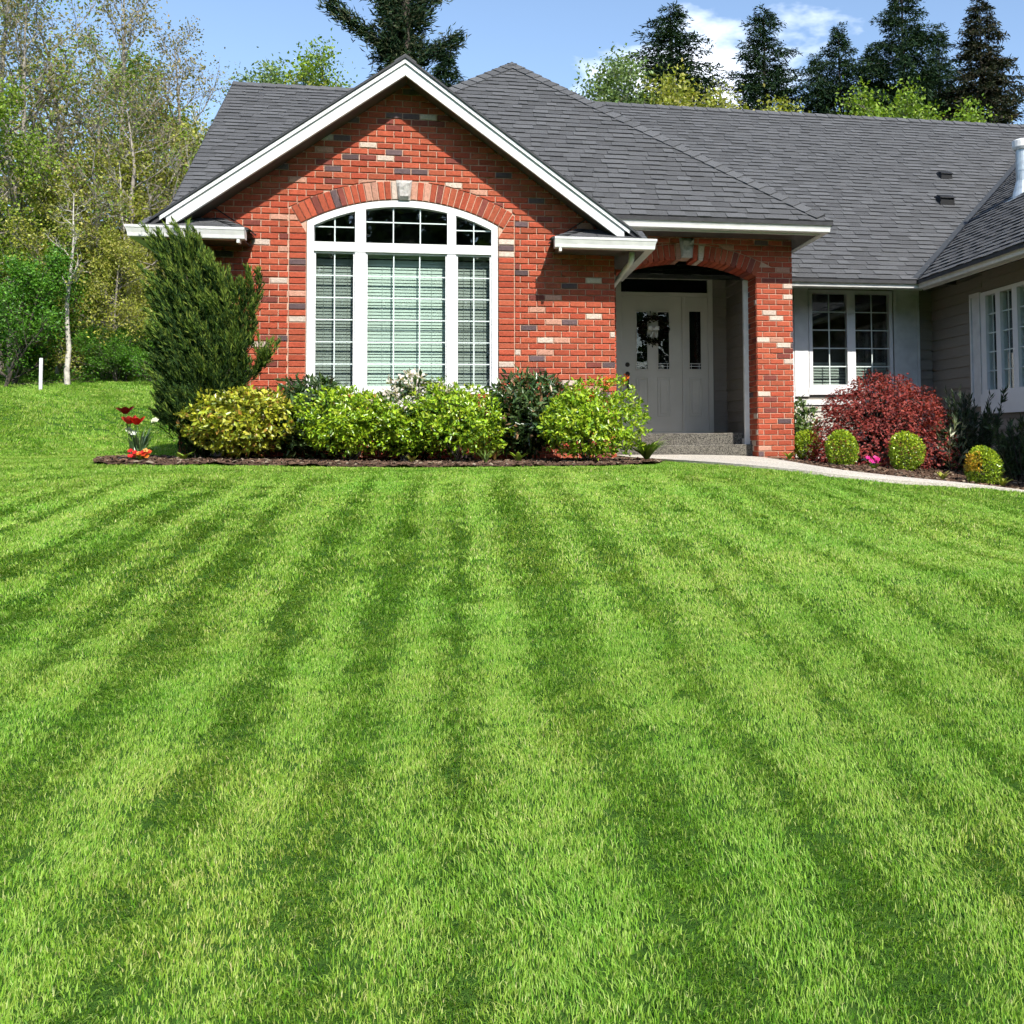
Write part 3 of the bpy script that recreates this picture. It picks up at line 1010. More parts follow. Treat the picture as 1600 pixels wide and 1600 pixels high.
def hip_caps(p0, p1, parent, seed, n1, n2, name='hip_shingle', wide=0.15, step=.20):
    """bent cap shingles whose wings lie on the two roof planes with normals n1 and n2"""
    p0, p1 = Vector(p0), Vector(p1)
    d = (p1 - p0); L = d.length; d.normalize()
    n1, n2 = Vector(n1).normalized(), Vector(n2).normalized()
    w1 = d.cross(n1).normalized(); w2 = d.cross(n2).normalized()
    if w1.z > 0: w1 = -w1
    if w2.z > 0: w2 = -w2
    nn = (n1 + n2).normalized()
    r_ = np.random.default_rng(seed)
    k = 0
    while k * step < L - .05:
        a = p0 + d * (k * step); b_ = p0 + d * min(k * step + step * 1.3, L)
        b = MB(); vs = []
        for (q, h) in ((a, .034), (b_, .018)):
            vs += [q + w1 * wide + n1 * h, q + nn * h * 1.2, q + w2 * wide + n2 * h]
        for (q, h) in ((a, .006), (b_, .006)):
            vs += [q + w1 * wide + n1 * h, q + nn * h * 1.2, q + w2 * wide + n2 * h]
        b.add(vs, [(0, 1, 4, 3), (1, 2, 5, 4), (0, 6, 7, 1), (1, 7, 8, 2), (0, 3, 9, 6), (2, 8, 11, 5)])
        b.build(name, 'shingle_one', parent).color = (*shingle_colour(r_), 1)
        k += 1

S75 = Vector((0, 1, .75)).normalized()
# main roof, ridge running along the house
RX0, RX1, RY, RZ = -4.02, 17.0, 20.66, 6.51
RXS = -2.9
main = deck('main_roof', [(RXS, 15.08, 2.325), (RX1, 15.08, 2.325), (RX1, RY, RZ), (RXS, RY, RZ)])
leftr = deck('main_roof_end', [(RX0, 16.5, 3.39), (RXS - .001, 16.5, 3.39), (RXS - .001, RY, RZ), (RX0, RY, RZ)])
vl = math.hypot(RY - 15.08, RZ - 2.325)
shingle_plane((RX0, 15.08, 2.325), (1, 0, 0), (0, RY - 15.08, RZ - 2.325), [(RXS - RX0, 0), (10.72, 0), (10.72 + 5.58, vl), (RXS - RX0, vl)], 31, main, width=(.14, .36))
shingle_plane((RX0, 15.08, 2.325), (1, 0, 0), (0, RY - 15.08, RZ - 2.325), [(0, 1.79), (RXS - RX0, 1.79), (RXS - RX0, vl), (0, vl)], 30, leftr, width=(.14, .36))
hip_caps((RX0, RY, RZ), (16.5, RY, RZ), main, 32, (0, -.75, 1), (0, .75, 1), 'ridge_shingle', .15, step=.25)
back = deck('rear_roof', [(RX0, RY + .001, RZ), (RX1, RY + .001, RZ), (RX1, 26.2, 2.3), (RX0, 26.2, 2.3)])
b = MB(); b.prism([(16.5, 3.26), (16.5, 3.38), (RY, RZ - .01), (RY, RZ - .14)], RX0 - .02, RX0 + .02, axis='x'); b.build('rake_board', 'valley', HOUSE)
b = MB(); b.prism([(16.8, -.4), (25.8, -.4), (25.8, 2.4), (RY, RZ - .2), (16.8, 3.45)], -3.6, -3.5, axis='x'); b.build('end_wall', 'siding', HOUSE)
# hip roof over the porch
HE, HL, HR, HAX, HAY, HAZ = 13.40, -3.165, 4.755, 0.795, 17.36, 6.03
hipz = 2.815
HC = -1.35
hcz = .8119 * (HC - HL)
hip = deck('porch_roof', [(HC, HE, hipz), (HR, HE, hipz), (HAX, HAY, HAZ), (HC, HE + HC - HL, hipz + hcz)])
hl = math.hypot(HAY - HE, HAZ - hipz)
def nearest_single(p):
    cx = sum(q[0] for q in p) / len(p); cv = sum(q[1] for q in p) / len(p)
    if cx + HL < 1.95 - cv * .42: return 99 + cv
    return cv
shingle_plane((HL, HE, hipz), (1, 0, 0), (0, HAY - HE, HAZ - hipz), [(HC - HL, 0), (HR - HL, 0), (HAX - HL, hl), (HC - HL, hl * (HC - HL) / (HAX - HL))], 33, hip, 300, single_test=nearest_single)
hip_caps((HR - .10, HE + .10, hipz + .081), (HAX, HAY, HAZ), hip, 34, (0, -.81, 1), (.81, 0, 1))
hip_caps((HC, HE + HC - HL, hipz + hcz), (HAX, HAY, HAZ), hip, 35, (0, -.81, 1), (-.81, 0, 1))
deck('porch_roof_side', [(HR, HE, hipz - .002), (HR, 15.75, hipz - .002), (HAX, 20.0, HAZ - .002), (HAX, HAY, HAZ - .002)])
deck('porch_roof_side', [(HC, HE + HC - HL, hipz + hcz - .002), (HAX, HAY, HAZ - .002), (HAX, 20.0, HAZ - .002), (HC, 17.9, hipz + hcz - .002)])
hip_caps((HAX, HAY, HAZ), (HAX, 19.9, HAZ), hip, 36, (.81, 0, 1), (-.81, 0, 1), 'ridge_shingle')
# gable roof
for s in (-1, 1):
    E = GXC + s * 2.70; ez = 4.385 - .737 * 2.70
    gr = deck('gable_roof', [(GXC, 12.60, 4.36), (E, 12.60, ez - .025), (E, 15.6, ez - .025), (GXC, 17.6, 4.36)][::s])
    gl = math.hypot(2.70, 2.70 * .737)
    shingle_plane((E, 12.585, ez - .02), (0, 1, 0), (-s * 2.70, 0, 2.70 * .737), [(0, 0), (3.0, 0), (4.9, gl), (0, gl)], 37 + s, gr)
hip_caps((GXC, 12.58, 4.375), (GXC, 17.4, 4.375), gr, 39, (.737, 0, 1), (-.737, 0, 1), 'ridge_shingle', .13)
# wing roof on the right, meeting the main roof in a valley
W0 = 6.66
wing = deck('wing_roof', [(W0, 15.10, 2.323), (W0, 8.3, 2.323), (12.2, 8.3, 2.323 + .75 * 5.54), (12.2, 20.64, 2.323 + .75 * 5.54)])
wl = 5.54 * 1.25
shingle_plane((W0, 8.3, 2.323), (0, 1, 0), (1, 0, .75), [(0, 0), (6.78, 0), (6.78 + 5.54, wl), (0, wl)], 41, wing)
b = MB()
for t0, t1 in ((0.0, 5.5),):
    P0, P1 = Vector((W0 + .02, 15.10, 2.368)), Vector((W0 + 5.5, 15.10 + 5.48, 2.368 + .75 * 5.48))
    b.add([P0 + Vector((-.09, .0, .004)), P0 + Vector((0, 0, -.002)), P0 + Vector((0.0, -.09, .004)), P1 + Vector((0, -.09, .004)), P1 + Vector((0, 0, -.002)), P1 + Vector((-.09, 0, .004))], [(0, 1, 4, 5), (1, 2, 3, 4)])
b.build('valley_flashing', 'valley', HOUSE)

# gutters, fascias and soffits along the eaves
gutter([lambda o: (1.90, 13.53 - o), lambda o: (4.62 + o, 13.53 - o), lambda o: (4.62 + o, 15.9)], 'porch_gutter', HOUSE, 2.805)
gutter([lambda o: (4.40, 15.22 - o), lambda o: (6.80 - o, 15.22 - o), lambda o: (6.80 - o, 8.35)], 'main_gutter', HOUSE, 2.338)
f = MB()
f.box(1.82, 4.60, 13.545, 13.57, 2.66, 2.795); f.box(4.60, 4.615, 13.545, 15.9, 2.66, 2.795); f.box(4.40, 6.80, 15.235, 15.25, 2.20, 2.32); f.box(6.815, 6.83, 8.4, 15.23, 2.20, 2.32)
f.build('fascia', 'white', HOUSE)
f = MB()
f.box(1.82, 4.598, 13.572, 13.995, 2.672, 2.684); f.box(4.376, 4.598, 13.996, 15.9, 2.672, 2.684)
f.box(4.376, 6.80, 15.252, 15.995, 2.335, 2.347); f.box(6.832, 7.29, 8.4, 15.25, 2.335, 2.347)
f.build('soffit', 'soffit', HOUSE)

# ---- porch front of brick with its arch --------------------------
YP = 14.0
PX0, PX1 = 1.815, 4.37
OX0, OX1, OXC = 1.97, 3.87, 2.92
PSP, PCR = 2.165, 2.37
PR = ((OX1 - OXC) ** 2 + (PCR - PSP) ** 2) / (2 * (PCR - PSP)); PCZ = PCR - PR
PHALF = math.asin((OX1 - OXC) / PR)
def parch(x): return PCZ + math.sqrt(PR * PR - (x - OXC) ** 2)
b = MB()
b.box(PX0, OX0, YP + .011, YP + .42, -.4, 2.68); b.box(OX1, PX1 - .011, YP + .011, YP + .42, -.4, 2.68)
xs = np.linspace(OX0, OX1, 25)
for xa, xb in zip(xs[:-1], xs[1:]):
    b.prism([(xa, parch(xa) + .05), (xb, parch(xb) + .05), (xb, 2.68), (xa, 2.68)], YP + .011, YP + .42)
PORCH = b.build('porch_front', 'mortar', HOUSE)
pb = MB()
for poly, full in running_bond(PX0, PX1, -0.32, 2.68, 0.10):
    cx = sum(p[0] for p in poly) / len(poly); cz = sum(p[1] for p in poly) / len(poly)
    if cz < PSP + .10:
        if OX0 < cx < OX1 - .0 or (cx < OXC): 
            q = clip(poly, 1, 0, OX0) if cx < OXC else clip(poly, -1, 0, -OX1)
        else: q = clip(poly, -1, 0, -OX1)
    else: q = outside_circle(poly, OXC, PCZ, PR + .215)
    if len(q) < 3 or area(q) < .0012: continue
    pb.cur = brick_colour(rg); pb.prism(q, YP + rg.normal(0, .0014), YP + .03, chamfer=.005)
# side faces of the pillar
for (xx, sgn) in ((OX1, -1), (PX1, 1)):
    k = 0; z = -0.32
    while z < (PSP if sgn < 0 else 2.67):
        cuts = [YP + .012, YP + .115, YP + .31, YP + .42] if k % 2 else [YP + .012, YP + .21, YP + .42]
        for ya, yb in zip(cuts[:-1], cuts[1:]):
            pb.cur = brick_colour(rg)
            pr = rect(ya + .004, yb - .004, z + MJ / 2, z + CH - MJ / 2)
            pb.prism(pr, xx + (-.010 if sgn < 0 else .0), xx + (.02 if sgn < 0 else -.03), axis='x', chamfer=.004)
        z += CH; k += 1
pb.build('bricks', 'brick_many', PORCH, kind='stuff')
voussoirs(OXC, PCZ, PR + .004, PR + .205, PHALF * .99, 26, YP, PORCH, 0.035, depth=.43)
keystone(OXC, 2.40, 2.655, 0.145, 0.205, YP - .012, PORCH)

# ---- porch floor, steps and linings ------------------------------
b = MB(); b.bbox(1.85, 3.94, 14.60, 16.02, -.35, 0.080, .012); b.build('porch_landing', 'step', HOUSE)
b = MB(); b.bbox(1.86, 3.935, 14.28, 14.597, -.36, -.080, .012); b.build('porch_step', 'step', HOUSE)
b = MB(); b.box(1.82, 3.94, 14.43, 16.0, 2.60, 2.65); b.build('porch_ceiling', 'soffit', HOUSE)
def boards(u0, u1, z0, z1, at, axis, parent, mat, expo=0.157, sign=-1, name='siding_board'):
    z = z0
    while z < z1 - .01:
        zt = min(z + expo + .012, z1)
        p = [(at + sign * .026, z), (at + sign * .004, zt), (at, zt), (at, z)]
        b = MB(); n = 4
        vs = []
        for uu in (u0, u1):
            for (d, zz) in p: vs.append((d, uu, zz) if axis == 'x' else (uu, d, zz))
        b.add(vs, [(0, 1, 2, 3), (7, 6, 5, 4), (0, 4, 5, 1), (1, 5, 6, 2), (2, 6, 7, 3), (3, 7, 4, 0)])
        b.build(name, mat, parent)
        z += expo
b = MB(); b.box(3.951, 4.0, 14.42, 16.0, -.3, 2.6); psw = b.build('porch_side_wall', 'siding', HOUSE)
boards(14.43, 15.99, 0.085, 2.59, 3.951, 'x', psw, 'siding')
b = MB(); b.bbox(3.80, 3.90, 14.425, 14.50, -.08, 2.18, .004); tb = b.build('porch_post', 'white', HOUSE)
b = MB(); b.bbox(3.785, 3.885, 14.40, 14.56, -.24, 0.0, .006); b.build('post_base', 'white', tb)

# ---- main wall behind, with door and window ----------------------
YM = 16.0
b = MB()
b.box(1.82, 5.20, YM, YM + .1, -.4, 2.70); b.box(6.66, 7.4, YM, YM + .1, -.4, 2.70)
b.box(5.20, 6.66, YM, YM + .1, -.4, 0.74); b.box(5.20, 6.66, YM, YM + .1, 2.29, 2.70)
MAINW = b.build('main_wall', 'siding', HOUSE)
boards(3.72, 3.945, 0.10, 2.59, YM, 'y', MAINW, 'siding')
boards(4.372, 7.29, -.38, 0.58, YM, 'y', MAINW, 'siding_lit')
boards(7.08, 7.29, 0.58, 2.33, YM, 'y', MAINW, 'siding')

# door unit
YD = YM - .002
b = MB()
b.bbox(2.24, 2.322, YD - .06, YD, .09, 2.47, .004); b.bbox(3.640, 3.715, YD - .06, YD, .09, 2.47, .004)
b.bbox(2.322, 3.640, YD - .058, YD, 2.40, 2.47, .004); b.bbox(2.322, 3.640, YD - .055, YD, 2.135, 2.20, .004)
b.bbox(3.240, 3.285, YD - .055, YD, .09, 2.135, .004); b.box(2.322, 3.64, YD - .07, YD, .085, .115)
DOORF = b.build('door_frame', 'door', HOUSE)
pane_at(rect(2.324, 3.638, 2.202, 2.398), YD - .02, DOORF, 'glass_dark')
b = MB(); b.box(2.324, 3.638, YD - .006, YD - .001, 2.202, 2.398); b.build('transom_dark_sheet', 'room', DOORF)  # dark sheet stands in for the unlit space behind the transom

def panel_leaf(name, x0, x1, z0, z1, holes, panels, parent):
    """a stile-and-rail leaf; holes get glass, panels get a raised field"""
    ux = sorted({x0, x1, *[h[0] for h in holes], *[h[1] for h in holes]}); b = MB()
    zcut = sorted({z0, z1, *[h[2] for h in holes], *[h[3] for h in holes]})
    for xa, xb in zip(ux[:-1], ux[1:]):
        for za, zb in zip(zcut[:-1], zcut[1:]):
            if any(h[0] <= xa and xb <= h[1] and h[2] <= za and zb <= h[3] for h in holes): continue
            b.box(xa, xb, YD - .040, YD - .008, za, zb)
    leaf = b.build(name, 'door', parent)
    for (a, c, d, e) in holes:
        pane_at(rect(a + .002, c - .002, d + .002, e - .002), YD - .028, leaf, 'glass_dark')
        k = MB(); k.box(a, c, YD - .010, YD - .004, d, e); k.build('pane_dark_sheet', 'room', leaf)  # dark sheet behind the glass in place of an unlit room
        m = MB(); w = .018
        m.bbox(a - w, a + .004, YD - .050, YD - .0405, d - w, e + w, .003); m.bbox(c - .004, c + w, YD - .050, YD - .0405, d - w, e + w, .003)
        m.bbox(a + .004, c - .004, YD - .0495, YD - .0405, d - w, d + .004, .003); m.bbox(a + .004, c - .004, YD - .0495, YD - .0405, e - .004, e + w, .003)
        m.build('glazing_bead', 'door', leaf)
        lead = MB()
        for zz in (d + .045, d + .085): lead.box(a + .004, c - .004, YD - .034, YD - .030, zz - .004, zz + .004)
        for xx in (a + .03, c - .03): lead.box(xx - .003, xx + .003, YD - .0335, YD - .0305, d + .004, d + .09)
        lead.build('leading', 'white', leaf)
    for (a, c, d, e) in panels:
        m = MB(); w = .022
        m.bbox(a, a + w, YD - .050, YD - .0405, d, e, .004); m.bbox(c - w, c, YD - .050, YD - .0405, d, e, .004)
        m.bbox(a + w, c - w, YD - .0495, YD - .0405, d, d + w, .004); m.bbox(a + w, c - w, YD - .0495, YD - .0405, e - w, e, .004)
        m.bbox(a + .045, c - .045, YD - .048, YD - .0405, d + .045, e - .045, .006)
        m.build('panel', 'door', leaf)
    return leaf
DOOR = panel_leaf('front_door', 2.324, 3.238, .117, 2.133, [(2.548, 2.715, 1.045, 1.905), (2.872, 3.045, 1.045, 1.905)], [(2.535, 2.730, .34, .92), (2.858, 3.055, .34, .92)], HOUSE)
panel_leaf('door_sidelight', 3.287, 3.638, .117, 2.133, [(3.350, 3.532, 1.045, 1.92)], [(3.345, 3.545, .34, .92)], HOUSE)
b = MB()
n = 14
b.tube([(2.412, YD - .041, 1.112), (2.412, YD - .060, 1.112)], [.036, .030], n); b.build('deadbolt', 'bronze', DOOR)
b = MB()
b.tube([(2.412, YD - .041, .975), (2.412, YD - .058, .975)], [.036, .028], n); b.tube([(2.412, YD - .055, .975), (2.412, YD - .085, .955), (2.412, YD - .092, .88), (2.412, YD - .075, .78), (2.412, YD - .045, .735)], [.012, .012, .013, .011, .014], 8)
b.tube([(2.412, YD - .041, .735), (2.412, YD - .054, .735)], [.026, .022], n); b.build('handle', 'bronze', DOOR)

# front window of the main wall, two casements between broad shutters
def casement_window(name, to3, u0, u1, z0, z1, sashes, nxy, frame=0.055, sill=None, room_depth=1.0, curtain=None):
    """to3(u, depth, z) -> xyz; sashes: list of (ua, ub) glass extents"""
    def boxf(b, ua, ub, d0, d1, za, zb):
        p = [to3(u, d, z) for u in (ua, ub) for d in (d0, d1) for z in (za, zb)]
        xs_, ys_, zs_ = zip(*p); b.box(min(xs_), max(xs_), min(ys_), max(ys_), min(zs_), max(zs_))
    b = MB()
    us = sorted([u0, u1] + [x for s_ in sashes for x in s_])
    zin0, zin1 = z0 + frame, z1 - frame
    boxf(b, u0, u1, -.030, .08, z0, zin0); boxf(b, u0, u1, -.030, .08, zin1, z1)
    for i in range(0, len(us), 2): boxf(b, us[i], us[i + 1], -.028, .08, zin0, zin1)
    if sill: boxf(b, u0 - .02, u1 + .02, -.045, -.001, sill[0], sill[1])
    w = b.build(name, 'vinyl', HOUSE)
    for (ua, ub) in sashes:
        nx, ny = nxy
        for i in range(nx):
            for j in range(ny):
                k = MB(); boxf(k, ua + (ub - ua) * i / nx + .0004, ua + (ub - ua) * (i + 1) / nx - .0004, .020, .024, zin0 + (zin1 - zin0) * j / ny + .0004, zin0 + (zin1 - zin0) * (j + 1) / ny - .0004)
                k.build('pane', 'glass', w)
        for i in range(1, nx):
            k = MB(); x = ua + (ub - ua) * i / nx; boxf(k, x - .008, x + .008, .008, .018, zin0, zin1); k.build('muntin', 'muntin', w)
        for j in range(1, ny):
            k = MB(); zz = zin0 + (zin1 - zin0) * j / ny; boxf(k, ua, ub, .0095, .0175, zz - .008, zz + .008); k.build('muntin', 'muntin', w)
    r = MB()
    boxf(r, u0 - .3, u1 + .3, room_depth, room_depth + .03, z0 - .4, z1 + .3)
    boxf(r, u0 - .3, u1 + .3, .11, room_depth, z0 - .43, z0 - .4); boxf(r, u0 - .3, u1 + .3, .11, room_depth, z1 + .3, z1 + .33)
    boxf(r, u0 - .33, u0 - .3, .11, room_depth, z0 - .4, z1 + .3); boxf(r, u1 + .3, u1 + .33, .11, room_depth, z0 - .4, z1 + .3)
    r.build('room', 'room', w)
    return w
w = casement_window('front_window', lambda u, d, z: (u, YM + d, z), 5.245, 6.62, 0.760, 2.285, [(5.300, 5.865), (6.000, 6.565)], (2, 5), sill=(0.66, 0.758))
bl = MB(); 
for k in range(8):
    z = .84 + k * .045; bl.add([(5.28, YM + .18, z - .018), (6.58, YM + .18, z - .018), (6.58, YM + .20, z + .018), (5.28, YM + .20, z + .018)], [(0, 1, 2, 3)])
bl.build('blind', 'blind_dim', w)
def shutter(name, to3, u0, u1, z0, z1):
    def boxf(b, ua, ub, d0, d1, za, zb):
        p = [to3(u, d, z) for u in (ua, ub) for d in (d0, d1) for z in (za, zb)]
        xs_, ys_, zs_ = zip(*p); b.box(min(xs_), max(xs_), min(ys_), max(ys_), min(zs_), max(zs_))
    b = MB(); w_ = min(.045, (u1 - u0) * .22)
    boxf(b, u0, u0 + w_, -.034, -.002, z0, z1); boxf(b, u1 - w_, u1, -.034, -.002, z0, z1)
    boxf(b, u0 + w_, u1 - w_, -.033, -.002, z0, z0 + .06); boxf(b, u0 + w_, u1 - w_, -.033, -.002, z1 - .06, z1)
    boxf(b, u0 + w_, u1 - w_, -.014, -.002, z0 + .06, z1 - .06)
    sh = b.build(name, 'white', HOUSE)
    z = z0 + .075
    sl = []
    while z < z1 - .075:
        k = MB(); p = [to3(u, d, zz) for u in (u0 + w_ + .001, u1 - w_ - .001) for (d, zz) in ((-.0175, z - .010), (-.0145, z + .016), (-.0142, z - .010))]
        k.add(p, [(0, 1, 4, 3), (0, 3, 5, 2), (0, 2, 1), (3, 4, 5)]); k.build('louvre', 'white', sh)
        z += .032
b = MB(); b.bbox(5.005, 5.235, YM - .036, YM - .002, .63, 2.315, .004); b.build('window_shutter', 'white', HOUSE)
shutter('window_shutter', lambda u, d, z: (u, YM + d, z), 6.64, 7.07, 0.63, 2.315)
b = MB(); b.bbox(4.378, 5.0, YM - .03, YM - .002, .585, 2.33, .003); b.build('wall_panel', 'white', HOUSE)
b = MB(); b.bbox(4.378, 7.07, YM - .040, YM - .0225, .50, .585, .004); b.build('apron_board', 'white', HOUSE)

# right wing wall
XW = 7.3
b = MB()
b.box(XW, XW + .1, 14.24, 16.1, -.9, 2.7); b.box(XW, XW + .1, 8.6, 12.85, -.9, 2.7); b.box(XW, XW + .1, 12.85, 14.24, -.9, .60); b.box(XW, XW + .1, 12.85, 14.24, 2.02, 2.7)
b.box(XW, 12.0, 8.6, 8.7, -.9, 2.7)
WINGW = b.build('wing_wall', 'siding', HOUSE)
boards(14.27, 15.99, -.7, 2.33, XW, 'x', WINGW, 'siding')
boards(8.6, 12.85, -.7, 2.33, XW, 'x', WINGW, 'siding')
boards(12.855, 14.265, -.7, .30, XW, 'x', WINGW, 'siding')
boards(12.855, 14.265, 2.05, 2.33, XW, 'x', WINGW, 'siding')
to3w = lambda u, d, z: (XW - .02 + d, u, z)
w = casement_window('wing_window', to3w, 12.86, 14.262, .585, 2.035, [(12.915, 13.215), (13.352, 13.687), (13.815, 14.114)], (2, 5), sill=(.31, .585))
cu = MB()
for (ya, yb) in ((13.30, 13.62), (13.80, 14.2), (12.9, 13.1)):
    n = 18; vs = []
    for i in range(n + 1):
        y = ya + (yb - ya) * i / n
        for z in (.62, 2.0): vs.append((XW + .20 + .025 * math.sin(i * 1.9), y, z))
    cu.add(vs, [(2 * i, 2 * i + 2, 2 * i + 3, 2 * i + 1) for i in range(n)])
cu.build('curtain', 'curtain', w)
shutter('window_shutter', to3w, 14.285, 14.60, .42, 2.055)

# ---- roof fittings -----------------------------------------------
def box_vent(x, y, sc):
    z = 2.325 + .75 * (y - 15.08)
    b = MB(); k = sc
    b.add([(x - .20 * k, y - .17 * k, z - .12 * k), (x + .20 * k, y - .17 * k, z - .12 * k), (x + .20 * k, y + .2 * k, z + .16 * k), (x - .20 * k, y + .2 * k, z + .16 * k),
           (x - .17 * k, y - .19 * k, z + .07 * k), (x + .17 * k, y - .19 * k, z + .07 * k), (x + .15 * k, y + .12 * k, z + .20 * k), (x - .15 * k, y + .12 * k, z + .20 * k)],
          [(4, 5, 6, 7), (0, 1, 5, 4), (1, 2, 6, 5), (2, 3, 7, 6), (3, 0, 4, 7)])
    v = b.build('roof_vent', 'black_vent', HOUSE)
    b = MB(); b.add([(x - .20 * k, y - .22 * k, z + .062 * k), (x + .20 * k, y - .22 * k, z + .062 * k), (x + .18 * k, y + .02 * k, z + .17 * k), (x - .18 * k, y + .02 * k, z + .17 * k),
                     (x - .20 * k, y - .22 * k, z + .085 * k), (x + .20 * k, y - .22 * k, z + .085 * k), (x + .18 * k, y + .02 * k, z + .19 * k), (x - .18 * k, y + .02 * k, z + .19 * k)], [(4, 5, 6, 7), (0, 1, 5, 4), (1, 2, 6, 5), (3, 0, 4, 7), (3, 2, 1, 0)])
    b.build('vent_hood', 'black_vent', v)
    b = MB(); b.add([(x - .27 * k, y - .24 * k, z - .175 * k), (x + .27 * k, y - .24 * k, z - .175 * k), (x + .27 * k, y + .24 * k, z + .19 * k), (x - .27 * k, y + .24 * k, z + .19 * k)], [(0, 1, 2, 3)])
    b.build('vent_flange', 'valley', v)
box_vent(8.655, 18.30, .58); box_vent(8.22, 17.40, .70)
fx, fy = 8.72, 15.60
fz = 2.323 + .75 * (fx - W0)
b = MB(); b.tube([(fx, fy, fz - .1), (fx, fy, fz + .70)], .105, 20, cap=False); b.tube([(fx, fy, fz + .32), (fx, fy, fz + .34)], .112, 20)
FL = b.build('flue_pipe', 'galv', HOUSE, smooth=False)
b = MB(); b.tube([(fx, fy, fz + .66), (fx, fy, fz + .70), (fx, fy, fz + .80), (fx, fy, fz + .83)], [.13, .155, .155, .10], 20); b.build('flue_cap', 'white', FL)
b = MB(); b.add([(fx - .26, fy - .28, fz - .195 + .012), (fx + .2, fy - .28, fz + .15 + .012), (fx + .2, fy + .28, fz + .15 + .012), (fx - .26, fy + .28, fz - .195 + .012)], [(0, 1, 2, 3)])
b.tube([(fx, fy, fz - .12), (fx, fy, fz + .16)], [.19, .108], 20, cap=False); b.build('flue_flashing', 'galv', FL)

# ---- wreath on the door ------------------------------------------

# ================================================================ foliage tools
def unit(a):
    return a / np.maximum(np.linalg.norm(a, axis=-1, keepdims=True), 1e-9)

def leaf_arrays(c, d, n, L, W, fold=0.18, droop=0.0):
    """diamond leaves: c base points, d directions, n face normals -> verts, quads split in two tris"""
    c, d, n = np.asarray(c, float), unit(np.asarray(d, float)), np.asarray(n, float)
    s = unit(np.cross(d, n)); n = unit(np.cross(s, d))
    L = np.broadcast_to(np.asarray(L, float), (len(c),))[:, None]; W = np.broadcast_to(np.asarray(W, float), (len(c),))[:, None]
    tip = c + d * L - n * (droop * L)
    mid = c + d * L * 0.48
    v = np.stack([c, mid + s * W / 2 + n * W * fold, tip, mid - s * W / 2 + n * W * fold], 1)
    return v

class Foliage:
    def __init__(self): self.v, self.c = [], []
    def add(self, v, col):
        self.v.append(v.reshape(-1, 3)); self.c.append(np.repeat(np.asarray(col, float), 4, 0))
    def build(self, name, mat, parent=None, **kw):
        v = np.concatenate(self.v); col = np.concatenate(self.c)
        k = len(v) // 4
        i = np.arange(k) * 4
        tri = np.empty((k * 2, 3), np.int32)
        tri[0::2] = np.stack([i, i + 1, i + 2], 1); tri[1::2] = np.stack([i, i + 2, i + 3], 1)
        me = bpy.data.meshes.new(name)
        me.vertices.add(len(v)); me.vertices.foreach_set('co', v.astype(np.float32).ravel())
        me.loops.add(k * 6); me.loops.foreach_set('vertex_index', tri.ravel())
        me.polygons.add(k * 2); me.polygons.foreach_set('loop_start', np.arange(k * 2, dtype=np.int32) * 3)
        me.polygons.foreach_set('loop_total', np.full(k * 2, 3, np.int32))
        a = me.color_attributes.new('Col', 'FLOAT_COLOR', 'POINT')
        arr = np.ones((len(v), 4), np.float32); arr[:, :3] = col
        a.data.foreach_set('color', arr.ravel())
        me.update(calc_edges=True); me.validate()
        me.materials.append(M[mat])
        o = bpy.data.objects.new(name, me); COL.objects.link(o)
        if parent is not None: attach(o, parent)
        return tag(o, **kw)

def rand_dirs(r_, n, up=0.0):
    d = r_.normal(size=(n, 3)); d[:, 2] += up
    return unit(d)

def palette(r_, n, cols, jitter=0.18, weights=None):
    cols = np.array(cols, float)
    k = r_.choice(len(cols), n, p=weights)
    return cols[k] * r_.uniform(1 - jitter, 1 + jitter, (n, 1)) * r_.uniform(0.94, 1.06, (n, 3))

# ---------------------------------------------------------------- broadleaf shrubs
def lumpy(r_, n, k=7):
    """unit directions and a bumpy radius for an uneven outline"""
    d = unit(r_.normal(size=(n, 3)))
    rad = np.ones(n)
    for _ in range(k):
        ax = unit(r_.normal(size=3)); a = r_.uniform(-.22, .34)
        rad += a * np.maximum(0, d @ ax) ** 3 * 1.4
    return d, rad

